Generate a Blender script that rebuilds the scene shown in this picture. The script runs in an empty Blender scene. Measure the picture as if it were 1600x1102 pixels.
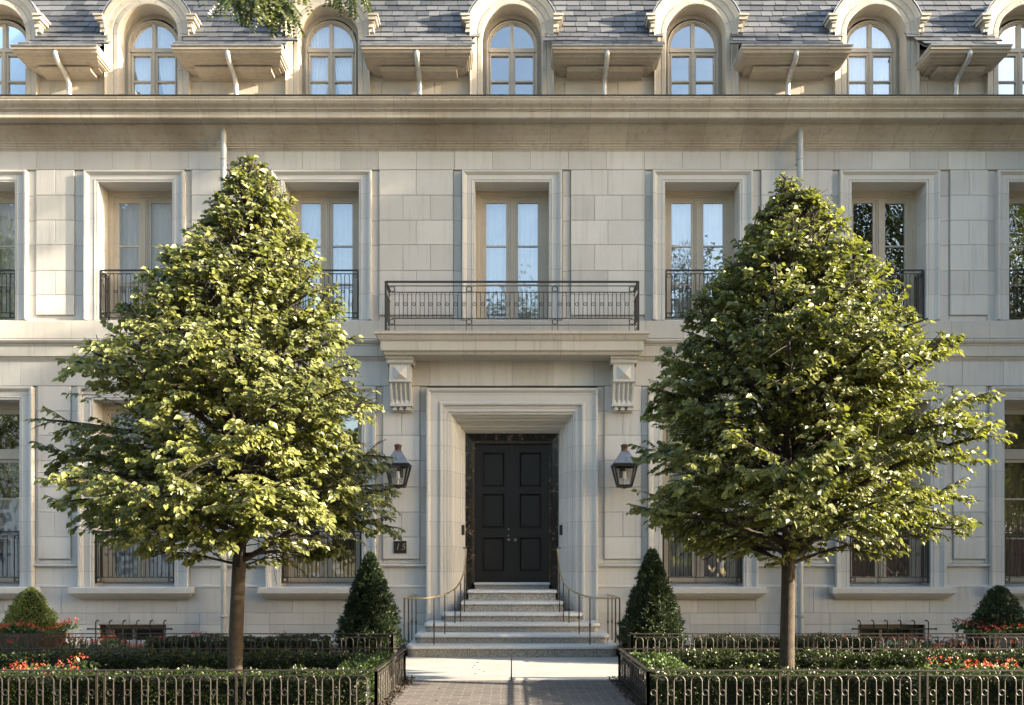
import bpy, math, random
from mathutils import Vector, Matrix, noise as mnoise
random.seed(7)
R = math.radians
PI = math.pi
scene = bpy.context.scene
COL = scene.collection

# ------------------------------------------------------------------ camera, sky, sun, exposure
cd = bpy.data.cameras.new('camera'); cam = bpy.data.objects.new('camera', cd); COL.objects.link(cam)
cam.location = (0, -14, 1.3); cam.rotation_euler = (R(90), 0, 0)
cd.sensor_width = 36; cd.lens = 36*1330/1600; cd.shift_y = (888-551)/1600; cd.clip_start = .1; cd.clip_end = 600
scene.camera = cam

SUN_AZ, SUN_EL = R(12), R(16)      # azimuth measured from +X (right along the facade) towards the street
sdir = Vector((math.cos(SUN_AZ)*math.cos(SUN_EL), -math.sin(SUN_AZ)*math.cos(SUN_EL), math.sin(SUN_EL)))
sl = bpy.data.lights.new('sun', 'SUN'); sl.energy = 5.0; sl.angle = R(.5); sl.color = (1, .86, .66)
so = bpy.data.objects.new('sun', sl); COL.objects.link(so); so.rotation_euler = sdir.to_track_quat('Z', 'Y').to_euler()

w = bpy.data.worlds.new('World'); scene.world = w; w.use_nodes = True
nt = w.node_tree; nt.nodes.clear()
sky = nt.nodes.new('ShaderNodeTexSky'); sky.sky_type = 'NISHITA'; sky.sun_disc = False
sky.sun_elevation = SUN_EL; sky.sun_rotation = R(90)+SUN_AZ; sky.air_density = 1.2; sky.dust_density = 2.5; sky.ozone_density = 1.0
bg = nt.nodes.new('ShaderNodeBackground'); bg.inputs[1].default_value = .11
wo = nt.nodes.new('ShaderNodeOutputWorld')
nt.links.new(sky.outputs[0], bg.inputs[0]); nt.links.new(bg.outputs[0], wo.inputs[0])
scene.view_settings.view_transform = 'Standard'; scene.view_settings.look = 'None'
scene.view_settings.exposure = 2.5; scene.view_settings.gamma = 1

# ------------------------------------------------------------------ helpers
def dot(a, b): return a[0]*b[0]+a[1]*b[1]+a[2]*b[2]

class MB:
    """collects faces for ONE mesh object"""
    def __init__(s): s.v = []; s.f = []; s.t = []; s.m = []
    def face(s, pts, tone=.5, mi=0):
        n = len(s.v); s.v.extend(pts); s.f.append(tuple(range(n, n+len(pts)))); s.t.append(tone); s.m.append(mi)
    def grid(s, rows, tone=.5, closed=False, mi=0):
        n = len(s.v); w_ = len(rows[0])
        for r_ in rows: s.v.extend(r_)
        for i in range(len(rows)-1):
            for j in range(w_ if closed else w_-1):
                k = (j+1) % w_
                s.f.append((n+i*w_+j, n+i*w_+k, n+(i+1)*w_+k, n+(i+1)*w_+j)); s.t.append(tone); s.m.append(mi)
    def box(s, x0, x1, y0, y1, z0, z1, tone=.5, mi=0):
        n = len(s.v)
        s.v += [(x0,y0,z0),(x1,y0,z0),(x1,y1,z0),(x0,y1,z0),(x0,y0,z1),(x1,y0,z1),(x1,y1,z1),(x0,y1,z1)]
        for f in ((0,3,2,1),(4,5,6,7),(0,1,5,4),(1,2,6,5),(2,3,7,6),(3,0,4,7)):
            s.f.append(tuple(n+i for i in f)); s.t.append(tone); s.m.append(mi)
    def stone(s, x0, x1, z0, z1, yf, yb, b=.004, g=.0018, tone=None):
        """one dressed block with arrised edges facing -y"""
        t = random.random() if tone is None else tone
        x0 += g; x1 -= g; z0 += g; z1 -= g
        n = len(s.v)
        s.v += [(x0,yb,z0),(x1,yb,z0),(x1,yb,z1),(x0,yb,z1),
                (x0,yf+b,z0),(x1,yf+b,z0),(x1,yf+b,z1),(x0,yf+b,z1),
                (x0+b,yf,z0+b),(x1-b,yf,z0+b),(x1-b,yf,z1-b),(x0+b,yf,z1-b)]
        for f in ((8,9,10,11),(4,5,9,8),(5,6,10,9),(6,7,11,10),(7,4,8,11),(0,1,5,4),(1,2,6,5),(2,3,7,6),(3,0,4,7)):
            s.f.append(tuple(n+i for i in f)); s.t.append(t); s.m.append(0)
    def tube(s, pts, r, n=6, tone=.5, cap=True):
        pts = [Vector(p) for p in pts]
        rr = r if isinstance(r, (list, tuple)) else [r]*len(pts)
        rows = []; up = None
        for i, p in enumerate(pts):
            d = (pts[min(i+1, len(pts)-1)]-pts[max(i-1, 0)])
            if d.length < 1e-9: d = Vector((0,0,1))
            d.normalize()
            if up is None:
                up = Vector((0,0,1)) if abs(d.z) < .9 else Vector((1,0,0))
            a = d.cross(up)
            if a.length < 1e-4: a = d.cross(Vector((1,0,0)))
            a.normalize(); b = a.cross(d).normalized(); up = b
            rows.append([tuple(p+(a*math.cos(2*PI*k/n)+b*math.sin(2*PI*k/n))*rr[i]) for k in range(n)])
        s.grid(rows, tone, closed=True)
        if cap: s.face(rows[0][::-1], tone); s.face(rows[-1], tone)
    def lathe(s, c, prof, n=16, tone=.5):
        rows = [[(c[0]+r*math.cos(2*PI*k/n), c[1]+r*math.sin(2*PI*k/n), c[2]+z) for k in range(n)] for r, z in prof]
        s.grid(rows, tone, closed=True)
    def frustum(s, c, hx0, hy0, z0, hx1, hy1, z1, tone=.5):
        x, y, z = c
        a = [(x-hx0,y-hy0,z+z0),(x+hx0,y-hy0,z+z0),(x+hx0,y+hy0,z+z0),(x-hx0,y+hy0,z+z0)]
        b = [(x-hx1,y-hy1,z+z1),(x+hx1,y-hy1,z+z1),(x+hx1,y+hy1,z+z1),(x-hx1,y+hy1,z+z1)]
        s.grid([a, b], tone, closed=True); s.face(a[::-1], tone); s.face(b, tone)
    def build(s, name, mat, parent=None, smooth=False, loc=None):
        me = bpy.data.meshes.new(name)
        me.from_pydata([tuple(v) for v in s.v], [], s.f)
        mats = mat if isinstance(mat, (list, tuple)) else [mat]
        for m_ in mats: me.materials.append(m_)
        if len(mats) > 1: me.polygons.foreach_set('material_index', s.m)
        at = me.attributes.new('tone', 'FLOAT', 'FACE'); at.data.foreach_set('value', s.t)
        if smooth: me.polygons.foreach_set('use_smooth', [True]*len(me.polygons))
        me.update()
        o = bpy.data.objects.new(name, me); COL.objects.link(o)
        if parent: o.parent = parent
        if loc: o.location = loc
        return o

def tag(o, label=None, cat=None, group=None, kind=None):
    if label: o['label'] = label
    if cat: o['category'] = cat
    if group: o['group'] = group
    if kind: o['kind'] = kind
    return o
def empty(name, label, cat, loc=(0,0,0), group=None):
    o = bpy.data.objects.new(name, None); COL.objects.link(o); o.location = loc
    return tag(o, label, cat, group)

def frame_sweep(mb, cx, hw, zb, zt, prof, tone=.5, dz=1.0):
    """moulding mitred round an opening: prof = [(distance outwards, protrusion)]"""
    rows = []
    for d, p in prof:
        rows.append([(cx-hw-d, -p, zb), (cx-hw-d, -p, zt+d*dz), (cx+hw+d, -p, zt+d*dz), (cx+hw+d, -p, zb)])
    mb.grid(rows, tone)
def h_sweep(mb, x0, x1, y0, prof, k=1.0, close_top=True, tone=.5):
    """horizontal moulding with mitred returns at both ends; prof = [(projection, z)]"""
    rows = [[(x0-k*p, y0, z), (x0-k*p, y0-p, z), (x1+k*p, y0-p, z), (x1+k*p, y0, z)] for p, z in prof]
    mb.grid(rows, tone)
    if close_top: mb.face(rows[0], tone); mb.face(rows[-1][::-1], tone)
def x_sweep(mb, x0, x1, prof, tone=.5):
    mb.grid([[(x0, -p, z), (x1, -p, z)] for p, z in prof], tone)

def smooth_pts(pts, n=8):
    P = [Vector(p) for p in pts]; P = [P[0]*2-P[1]]+P+[P[-1]*2-P[-2]]; out = []
    for i in range(1, len(P)-2):
        for k in range(n):
            t = k/n; a, b, c, d = P[i-1], P[i], P[i+1], P[i+2]
            out.append(tuple(.5*((2*b)+(-a+c)*t+(2*a-5*b+4*c-d)*t*t+(-a+3*b-3*c+d)*t**3)))
    out.append(tuple(P[-2])); return out

# ------------------------------------------------------------------ materials
def mat_new(name):
    m = bpy.data.materials.new(name); m.use_nodes = True
    return m, m.node_tree, m.node_tree.nodes['Principled BSDF']
def N(nt, t, **kw):
    n = nt.nodes.new(t)
    for k, v in kw.items(): setattr(n, k, v)
    return n
def math_n(nt, op, a, b=None, clamp=False):
    n = N(nt, 'ShaderNodeMath', operation=op); n.use_clamp = clamp
    for i, q in enumerate((a, b)):
        if q is None: continue
        if isinstance(q, (int, float)): n.inputs[i].default_value = q
        else: nt.links.new(q, n.inputs[i])
    return n.outputs[0]
def mixc(nt, fac, a, b, mode='MIX'):
    n = N(nt, 'ShaderNodeMix', data_type='RGBA', blend_type=mode)
    for i, q in ((0, fac), (6, a), (7, b)):
        if isinstance(q, (int, float)): n.inputs[i].default_value = q
        elif isinstance(q, tuple): n.inputs[i].default_value = (*q, 1)
        else: nt.links.new(q, n.inputs[i])
    return n.outputs[2]
def noise(nt, vec, scale, detail=4, rough=.55):
    n = N(nt, 'ShaderNodeTexNoise'); n.inputs['Scale'].default_value = scale
    n.inputs['Detail'].default_value = detail; n.inputs['Roughness'].default_value = rough
    nt.links.new(vec, n.inputs['Vector']); return n.outputs[0]
def ramp(nt, x, a, b):
    n = N(nt, 'ShaderNodeMapRange'); n.clamp = True
    nt.links.new(x, n.inputs[0]); n.inputs[1].default_value = a; n.inputs[2].default_value = b
    return n.outputs[0]
def scaled(nt, vec, s3):
    n = N(nt, 'ShaderNodeVectorMath', operation='MULTIPLY'); nt.links.new(vec, n.inputs[0]); n.inputs[1].default_value = s3
    return n.outputs[0]

def stone_mat(name, base=(.51,.50,.478), dark=(.37,.355,.325), joints=None, pitch=.62, off=0, stain=.42, tone_amt=.22, streak=.46, rough=.85):
    m, nt, b = mat_new(name)
    g = N(nt, 'ShaderNodeNewGeometry'); P = g.outputs['Position']
    big = ramp(nt, noise(nt, P, .9, 5), .38, .72)
    c = mixc(nt, math_n(nt, 'MULTIPLY', big, stain), base, dark)
    at = N(nt, 'ShaderNodeAttribute'); at.attribute_name = 'tone'
    tn = math_n(nt, 'ADD', math_n(nt, 'MULTIPLY', at.outputs['Fac'], tone_amt), 1-tone_amt*.6)
    vm = N(nt, 'ShaderNodeVectorMath', operation='SCALE'); nt.links.new(c, vm.inputs[0]); nt.links.new(tn, vm.inputs['Scale'])
    c = vm.outputs[0]
    st = ramp(nt, noise(nt, scaled(nt, P, (9, 9, .55)), 1.6, 5, .65), .52, .78)
    c = mixc(nt, math_n(nt, 'MULTIPLY', st, streak), c, (dark[0]*.72, dark[1]*.7, dark[2]*.66))
    blot = ramp(nt, noise(nt, P, 7, 6, .7), .56, .78)
    c = mixc(nt, math_n(nt, 'MULTIPLY', blot, .16), c, (dark[0]*.8, dark[1]*.74, dark[2]*.62))
    fine = noise(nt, scaled(nt, P, (40, 40, 140)), 1.0, 3)
    c = mixc(nt, math_n(nt, 'MULTIPLY', ramp(nt, fine, .35, .75), .10), c, (.25,.23,.19))
    h = math_n(nt, 'MULTIPLY', noise(nt, P, 60, 5, .7), .35)
    if joints:
        sp = N(nt, 'ShaderNodeSeparateXYZ'); nt.links.new(P, sp.inputs[0])
        q = sp.outputs[0 if joints == 'x' else 2]
        fr = math_n(nt, 'FRACT', math_n(nt, 'DIVIDE', math_n(nt, 'ADD', q, 100*pitch-off), pitch))
        dd = math_n(nt, 'ABSOLUTE', math_n(nt, 'SUBTRACT', fr, .5))
        line = ramp(nt, dd, .5-.0042/pitch, .5-.0015/pitch)
        c = mixc(nt, math_n(nt, 'MULTIPLY', line, .55), c, (.12,.11,.09))
        # each length of stone between two joints is a slightly different piece
        wn = N(nt, 'ShaderNodeTexWhiteNoise', noise_dimensions='1D')
        nt.links.new(math_n(nt, 'FLOOR', math_n(nt, 'DIVIDE', math_n(nt, 'ADD', q, 100*pitch-off), pitch)), wn.inputs['W'])
        vm2 = N(nt, 'ShaderNodeVectorMath', operation='SCALE'); nt.links.new(c, vm2.inputs[0])
        nt.links.new(math_n(nt, 'ADD', math_n(nt, 'MULTIPLY', wn.outputs[0], .13), .92), vm2.inputs['Scale']); c = vm2.outputs[0]
        h = math_n(nt, 'SUBTRACT', h, math_n(nt, 'MULTIPLY', line, 2.0))
    nt.links.new(c, b.inputs['Base Color']); b.inputs['Roughness'].default_value = rough
    b.inputs['Specular IOR Level'].default_value = .3
    bp = N(nt, 'ShaderNodeBump'); bp.inputs['Strength'].default_value = .35; bp.inputs['Distance'].default_value = .004
    nt.links.new(h, bp.inputs['Height']); nt.links.new(bp.outputs[0], b.inputs['Normal'])
    return m

def plain_mat(name, col, rough=.5, metal=0, var=.12, nscale=8, bump=0, spec=.5, col2=None, attr=0.0):
    m, nt, b = mat_new(name)
    g = N(nt, 'ShaderNodeNewGeometry'); P = g.outputs['Position']
    nz = noise(nt, P, nscale, 5, .65)
    c2 = col2 or tuple(x*(1-var*2) for x in col)
    c = mixc(nt, ramp(nt, nz, .35, .7), col, c2)
    if attr:
        at = N(nt, 'ShaderNodeAttribute'); at.attribute_name = 'tone'
        vm = N(nt, 'ShaderNodeVectorMath', operation='SCALE'); nt.links.new(c, vm.inputs[0])
        nt.links.new(math_n(nt, 'ADD', math_n(nt, 'MULTIPLY', at.outputs['Fac'], attr), 1-attr/2), vm.inputs['Scale']); c = vm.outputs[0]
    nt.links.new(c, b.inputs['Base Color']); b.inputs['Roughness'].default_value = rough; b.inputs['Metallic'].default_value = metal
    b.inputs['Specular IOR Level'].default_value = spec
    if bump:
        bp = N(nt, 'ShaderNodeBump'); bp.inputs['Strength'].default_value = .5; bp.inputs['Distance'].default_value = bump
        nt.links.new(noise(nt, P, nscale*6, 4, .7), bp.inputs['Height']); nt.links.new(bp.outputs[0], b.inputs['Normal'])
    return m

def leaf_mat(name, c_lo, c_hi, trans=.35, rough=.42, spec=.5):
    m, nt, b = mat_new(name)
    at = N(nt, 'ShaderNodeAttribute'); at.attribute_name = 'tone'
    c = mixc(nt, at.outputs['Fac'], c_lo, c_hi)
    nt.links.new(c, b.inputs['Base Color']); b.inputs['Roughness'].default_value = rough
    b.inputs['Specular IOR Level'].default_value = spec
    tr = N(nt, 'ShaderNodeBsdfTranslucent')
    tc = mixc(nt, 1.0, c, (1.3, 1.35, .6), 'MULTIPLY'); nt.links.new(tc, tr.inputs[0])
    mx = N(nt, 'ShaderNodeMixShader'); mx.inputs[0].default_value = trans
    nt.links.new(b.outputs[0], mx.inputs[1]); nt.links.new(tr.outputs[0], mx.inputs[2])
    nt.links.new(mx.outputs[0], nt.nodes['Material Output'].inputs[0])
    return m

M = {}
M['block'] = stone_mat('limestone_block')
M['trim_x'] = stone_mat('limestone_string', joints='x', pitch=.623, off=.30, stain=.6, streak=.42, base=(.49,.47,.43))
M['trim_z'] = stone_mat('limestone_jamb', joints='z', pitch=.413, off=.0, stain=.25, streak=.15)
M['trim'] = stone_mat('limestone_plain', stain=.3, streak=.3)
M['cornice'] = stone_mat('limestone_cornice', joints='x', pitch=.623, off=.0, base=(.455,.415,.35), dark=(.25,.205,.145), stain=.7, streak=.5)
M['balcony'] = stone_mat('limestone_balcony', joints='x', pitch=1.55, off=.775, base=(.50,.46,.40), streak=.75, stain=.5)
M['attic'] = stone_mat('limestone_attic', base=(.47,.43,.37), dark=(.34,.29,.225), stain=.5, streak=.3)
M['eavestone'] = stone_mat('limestone_eave', base=(.42,.37,.305), dark=(.25,.20,.14), stain=.6, streak=.5)
M['mortar'] = plain_mat('mortar', (.12,.105,.085), .95, nscale=20)
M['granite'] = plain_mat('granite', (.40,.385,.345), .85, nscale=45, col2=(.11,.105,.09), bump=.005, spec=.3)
M['granite_skylight'] = plain_mat('skylight_tinted_granite', (.60,.60,.59), .75, nscale=45, col2=(.42,.42,.41), bump=.004, spec=.3)  # treads and nosings: skylight from above put into a paler stone colour
M['iron'] = plain_mat('black_iron', (.012,.012,.011), .45, nscale=30, spec=.5)
M['bronze'] = plain_mat('bronze_painted_iron', (.034,.029,.024), .5, metal=.1, nscale=20, var=.2)
M['brass'] = plain_mat('brass', (.42,.34,.20), .45, metal=.7, nscale=20)
M['copper'] = plain_mat('copper', (.17,.095,.065), .5, metal=.6, nscale=40, var=.25)
M['zinc'] = plain_mat('zinc', (.56,.57,.57), .45, metal=.6, nscale=9, var=.18)
M['dullzinc'] = plain_mat('weathered_zinc', (.24,.25,.26), .45, metal=.6, nscale=12, var=.2)
M['leadpaint'] = plain_mat('grey_painted_pipe', (.40,.41,.40), .5, metal=.2, nscale=9, var=.1)
M['frame'] = plain_mat('taupe_window_paint', (.40,.35,.275), .45, nscale=5, var=.06)
M['door'] = plain_mat('black_door_paint', (.013,.0118,.0105), .42, nscale=4, var=.1, spec=.35)
M['knob'] = plain_mat('nickel', (.22,.2,.17), .35, metal=1)
M['curtain_white'] = plain_mat('white_sheer', (.78,.79,.80), .9, nscale=3, var=.03)
M['curtain_brown'] = plain_mat('brown_curtain', (.26,.19,.11), .9, nscale=3, var=.06)
M['interior'] = plain_mat('dark_interior', (.06,.05,.04), .9)
M['soil'] = plain_mat('soil', (.045,.032,.022), .95, nscale=25, bump=.03, var=.3)
M['planter_dark'] = plain_mat('lead_planter', (.045,.045,.047), .55, nscale=9, var=.2)
M['planter_brown'] = plain_mat('brown_planter', (.10,.07,.045), .6, nscale=9, var=.2)
M['bark'] = plain_mat('bark', (.055,.042,.030), .9, nscale=13, bump=.02, col2=(.026,.020,.014))
M['twig'] = plain_mat('dark_twig_bark', (.032,.025,.018), .9, nscale=22, col2=(.018,.014,.01))
M['asphalt'] = plain_mat('asphalt', (.09,.088,.085), .9, nscale=40, var=.15)
M['concrete'] = plain_mat('concrete', (.39,.385,.365), .85, nscale=2.2, var=.10, bump=.002)
M['leaf_tree'] = leaf_mat('linden_leaf', (.045,.062,.016), (.27,.285,.085), trans=.33, rough=.44, spec=.6)
M['leaf_locust'] = leaf_mat('locust_leaf', (.02,.035,.008), (.075,.09,.016), .3)
M['leaf_yew'] = leaf_mat('yew_needle', (.010,.022,.008), (.045,.070,.022), .12, .5)
M['leaf_box'] = leaf_mat('boxwood_leaf', (.012,.024,.006), (.060,.085,.018), .2, .42)
M['leaf_boxlight'] = leaf_mat('light_shrub_leaf', (.025,.05,.012), (.10,.15,.035), .25, .45)
M['leaf_suntint'] = leaf_mat('sun_tinted_shrub_leaf', (.05,.08,.018), (.26,.30,.07), .25, .45)  # sunlight painted into the leaf colour; the left cone itself stands in shade
M['leaf_bg'] = leaf_mat('street_tree_leaf', (.02,.035,.008), (.08,.095,.018), .3, .5)
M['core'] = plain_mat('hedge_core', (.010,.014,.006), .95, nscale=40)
M['petal'] = leaf_mat('red_petal', (.30,.03,.015), (.55,.11,.05), .25, .5)
M['petal_pink'] = leaf_mat('pale_petal', (.5,.2,.16), (.75,.55,.5), .25, .5)

def marble():
    m, nt, b = mat_new('black_veined_marble')
    g = N(nt, 'ShaderNodeNewGeometry'); P = g.outputs['Position']
    n1 = noise(nt, P, 9, 7, .72); n2 = noise(nt, P, 30, 5, .7)
    v = math_n(nt, 'MULTIPLY', ramp(nt, n1, .53, .66), ramp(nt, n2, .46, .60))
    c = mixc(nt, math_n(nt, 'MULTIPLY', v, .75), (.012,.010,.009), (.33,.26,.19))
    nt.links.new(c, b.inputs['Base Color']); b.inputs['Roughness'].default_value = .22
    return m
M['marble'] = marble()
def slate():
    m, nt, b = mat_new('slate')
    g = N(nt, 'ShaderNodeNewGeometry'); P = g.outputs['Position']
    at = N(nt, 'ShaderNodeAttribute'); at.attribute_name = 'tone'
    c = mixc(nt, at.outputs['Fac'], (.045,.052,.064), (.135,.142,.155))
    c = mixc(nt, math_n(nt, 'MULTIPLY', ramp(nt, noise(nt, P, 11, 5), .4, .7), .4), c, (.10,.09,.08))
    nt.links.new(c, b.inputs['Base Color']); b.inputs['Roughness'].default_value = .55
    bp = N(nt, 'ShaderNodeBump'); bp.inputs['Strength'].default_value = .4; bp.inputs['Distance'].default_value = .006
    nt.links.new(noise(nt, P, 30, 5), bp.inputs['Height']); nt.links.new(bp.outputs[0], b.inputs['Normal'])
    return m
M['slate'] = slate()
def glass():
    m, nt, b = mat_new('window_glass')
    gl = N(nt, 'ShaderNodeBsdfGlossy'); gl.inputs['Roughness'].default_value = .0; gl.inputs['Color'].default_value = (.95,.97,1,1)
    tr = N(nt, 'ShaderNodeBsdfTransparent'); tr.inputs[0].default_value = (.96,.97,.97,1)
    lw = N(nt, 'ShaderNodeLayerWeight'); lw.inputs[0].default_value = .35
    mx = N(nt, 'ShaderNodeMixShader')
    f = math_n(nt, 'ADD', math_n(nt, 'MULTIPLY', lw.outputs[0], .6), .34, True)
    g = N(nt, 'ShaderNodeNewGeometry')
    bp = N(nt, 'ShaderNodeBump'); bp.inputs['Strength'].default_value = .28; bp.inputs['Distance'].default_value = .02
    nt.links.new(noise(nt, g.outputs['Position'], 2.6, 2), bp.inputs['Height']); nt.links.new(bp.outputs[0], gl.inputs['Normal'])
    nt.links.new(f, mx.inputs[0]); nt.links.new(tr.outputs[0], mx.inputs[1]); nt.links.new(gl.outputs[0], mx.inputs[2])
    nt.links.new(mx.outputs[0], nt.nodes['Material Output'].inputs[0])
    return m
M['glass'] = glass()
def lamp_glass():
    m, nt, b = mat_new('lantern_glass')
    gl = N(nt, 'ShaderNodeBsdfGlossy'); gl.inputs['Roughness'].default_value = .05
    tr = N(nt, 'ShaderNodeBsdfTransparent'); tr.inputs[0].default_value = (.85,.86,.86,1)
    mx = N(nt, 'ShaderNodeMixShader'); mx.inputs[0].default_value = .14
    nt.links.new(tr.outputs[0], mx.inputs[1]); nt.links.new(gl.outputs[0], mx.inputs[2])
    nt.links.new(mx.outputs[0], nt.nodes['Material Output'].inputs[0])
    return m
M['lampglass'] = lamp_glass()
def brick_ground():
    m, nt, b = mat_new('clay_pavers')
    g = N(nt, 'ShaderNodeNewGeometry'); P = g.outputs['Position']
    br = N(nt, 'ShaderNodeTexBrick')
    wv = N(nt, 'ShaderNodeTexNoise'); wv.inputs['Scale'].default_value = 3.5; nt.links.new(P, wv.inputs['Vector'])
    ad = N(nt, 'ShaderNodeVectorMath', operation='MULTIPLY_ADD'); nt.links.new(wv.outputs['Color'], ad.inputs[0]); ad.inputs[1].default_value = (.03,.03,0); nt.links.new(P, ad.inputs[2])
    nt.links.new(ad.outputs[0], br.inputs['Vector'])
    br.offset = .5; br.inputs['Scale'].default_value = 1
    br.inputs['Brick Width'].default_value = .2; br.inputs['Row Height'].default_value = .1
    br.inputs['Mortar Size'].default_value = .006; br.inputs['Color1'].default_value = (.088,.078,.072,1); br.inputs['Color2'].default_value = (.145,.128,.115,1)
    br.inputs['Mortar'].default_value = (.24,.22,.19,1)
    c = mixc(nt, math_n(nt, 'MULTIPLY', ramp(nt, noise(nt, P, 3, 6), .4, .7), .45), br.outputs[0], (.16,.14,.125))
    nt.links.new(c, b.inputs['Base Color']); b.inputs['Roughness'].default_value = .75
    bp = N(nt, 'ShaderNodeBump'); bp.inputs['Strength'].default_value = .6; bp.inputs['Distance'].default_value = .006; bp.invert = True
    nt.links.new(br.outputs['Fac'], bp.inputs['Height']); nt.links.new(bp.outputs[0], b.inputs['Normal'])
    return m
M['paver'] = brick_ground()
M['brickwall'] = plain_mat('dark_brick', (.13,.075,.055), .9, nscale=3, var=.2)

# ------------------------------------------------------------------ ground
def sheet(name, x0, x1, y0, y1, z, mat, n=1):
    mb = MB(); mb.box(x0, x1, y0, y1, z-.12, z)
    return tag(mb.build(name, mat), kind='structure')
mb = MB(); mb.face([(-150,-150,-.10),(150,-150,-.10),(150,150,-.10),(-150,150,-.10)]); tag(mb.build('ground', M['asphalt']), kind='structure')
sheet('pavement', -1.55, 1.55, -13.0, -4.1, -.006, M['paver'])
mb = MB()
mb.box(-1.60, -.015, -4.096, -1.4, -.12, 0, .3); mb.box(.0, 1.60, -4.096, -1.4, -.12, -.001, .7)
for s in (-1, 1): mb.box(min(s*1.603, s*12), max(s*1.603, s*12), -4.096, -2.56, -.12, .0, .5)
tag(mb.build('path', M['concrete']), kind='structure')
for s in (-1, 1):
    a, b = sorted((s*1.18, s*12))
    sheet('soil', a, b, -6.35, -4.100, .004, M['soil'])
    a, b = sorted((s*1.66, s*12))
    sheet('soil', a, b, -2.555, -.12, .05, M['soil'])
mb = MB()
for s in (-1, 1):
    a, b = sorted((s*1.60, s*12)); mb.box(a, b, -.118, .0, -.1, .12)
tag(mb.build('kerb', M['concrete']), kind='structure')
sheet('sidewalk', -40, 40, -19.5, -13.01, -.02, M['concrete'])

# ------------------------------------------------------------------ the building
B = empty('mansion', 'pale limestone three storey mansion with slate roof and black double door', 'building')
XE = 12.0
W2X = [-8.76, -6.18, -3.12, 0, 3.12, 6.18, 8.76]     # window axes
W1X = [-8.74, -6.20, -3.13, 3.13, 6.20, 8.74]

# masonry backing with openings (mortar shows in the joints)
def backing(mb, z0, z1, holes, y0=.02, y1=.42):
    xs = -XE
    for h0, h1 in sorted(holes)+[(XE, XE)]:
        if h0 > xs: mb.box(xs, h0, y0, y1, z0, z1)
        xs = h1
wall = MB()
def band(z0, z1, holes): backing(wall, z0, z1, [(a-.012, b+.012) for a, b in holes])
band(-.1, .10, [(-.98, .98)])
bw = [(-6.78, -5.68), (5.68, 6.78)]
band(.10, .37, [(-.98, .98)]+bw); band(.37, .985, [(-.98, .98)]); band(.985, 1.0, [(x-.665, x+.665) for x in W1X]+[(-.98, .98)])
h1 = [(x-.665, x+.665) for x in W1X]+[(-.98, .98)]
band(1.0, 3.85, h1); band(3.85, 4.072, [(x-.665, x+.665) for x in W1X]); band(4.072, 5.34, [])
band(5.34, 7.642, [(x-.61, x+.61) for x in W2X]); band(7.642, 8.72, [])
wall.box(-XE, XE, .42, .5, 8.72, 8.76)
wall_o = wall.build('wall', M['mortar'], B)

def spans(x0, x1, cuts):
    """x0..x1 minus the (a,b) cuts"""
    out = []; xs = x0
    for a, b in sorted(cuts):
        if a > xs: out.append((xs, min(a, x1)))
        xs = max(xs, b)
    if xs < x1: out.append((xs, x1))
    return [q for q in out if q[1]-q[0] > .01]
def course(mb, x0, x1, z0, z1, p, pitch, off, yb=.03):
    k = math.floor((x0-off)/pitch); x = off+k*pitch
    edges = [x0]
    while True:
        x += pitch
        if x >= x1-.08: break
        if x > x0+.08: edges.append(x)
    edges.append(x1)
    for a, b in zip(edges, edges[1:]): mb.stone(a, b, z0, z1, -p, yb)

blk = MB()
# basement
doorcut = [(-1.40, 1.40)]
for a, b in spans(-XE, XE, doorcut):
    course(blk, a, b, .563, .985, .03, .95, .2)
for a, b in spans(-XE, XE, doorcut+bw):
    course(blk, a, b, .37, .563, .03, .95, .67) if False else None
for a, b in spans(-XE, XE, doorcut):
    course(blk, a, b, .372, .563, .03, 1.15, .62)
for a, b in spans(-XE, XE, doorcut+bw):
    course(blk, a, b, .10, .372, .03, 1.15, .62)
# dado zone between the architraves
arch1 = [(x-.90, x+.90) for x in W1X]
dado = spans(-XE, XE, arch1+doorcut)
for a, b in dado: course(blk, a, b, 1.015, 1.315, -.002, 2.4, a+1.2)
# pier strips, first floor
Z1 = [1.45, 1.81, 2.22, 2.63, 3.065, 3.48, 3.88, 4.29]
Z1L = [1.37]+Z1[1:]
def pier(mb, a, b, pa, pb, zs, base, thirds):
    for i, (z0, z1) in enumerate(zip(zs, zs[1:])):
        lo = base if i == 0 else z0
        mb.stone(a, pa-.002, lo, z1, .0, .03); mb.stone(pb+.002, b, lo, z1, .0, .03)
        if i == 0: mb.stone(pa, pb, base, z0, .0, .03)
        w_ = pb-pa
        if w_ > 1.0:
            cuts = [pa, pa+w_/2, pb] if (i+thirds) % 2 == 0 else [pa, pa+w_*.32, pa+w_*.69, pb]
        else:
            cuts = [pa, pb] if (i % 2 == 0) else [pa, (pa+pb)/2, pb]
        for c0, c1 in zip(cuts, cuts[1:]): mb.stone(c0, c1, z0, z1, -.035, .03, b=.006)
p1 = [(1.40, 2.23, 1.515, 2.12), (4.03, 5.30, 4.17, 5.16), (7.10, 7.84, 7.25, 7.78), (9.64, XE, 9.8, XE-.1)]
for a, b, pa, pb in p1:
    pier(blk, a, b, pa, pb, Z1, 1.37, 0); pier(blk, -b, -a, -pb, -pa, Z1, 1.37, 0)
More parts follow.
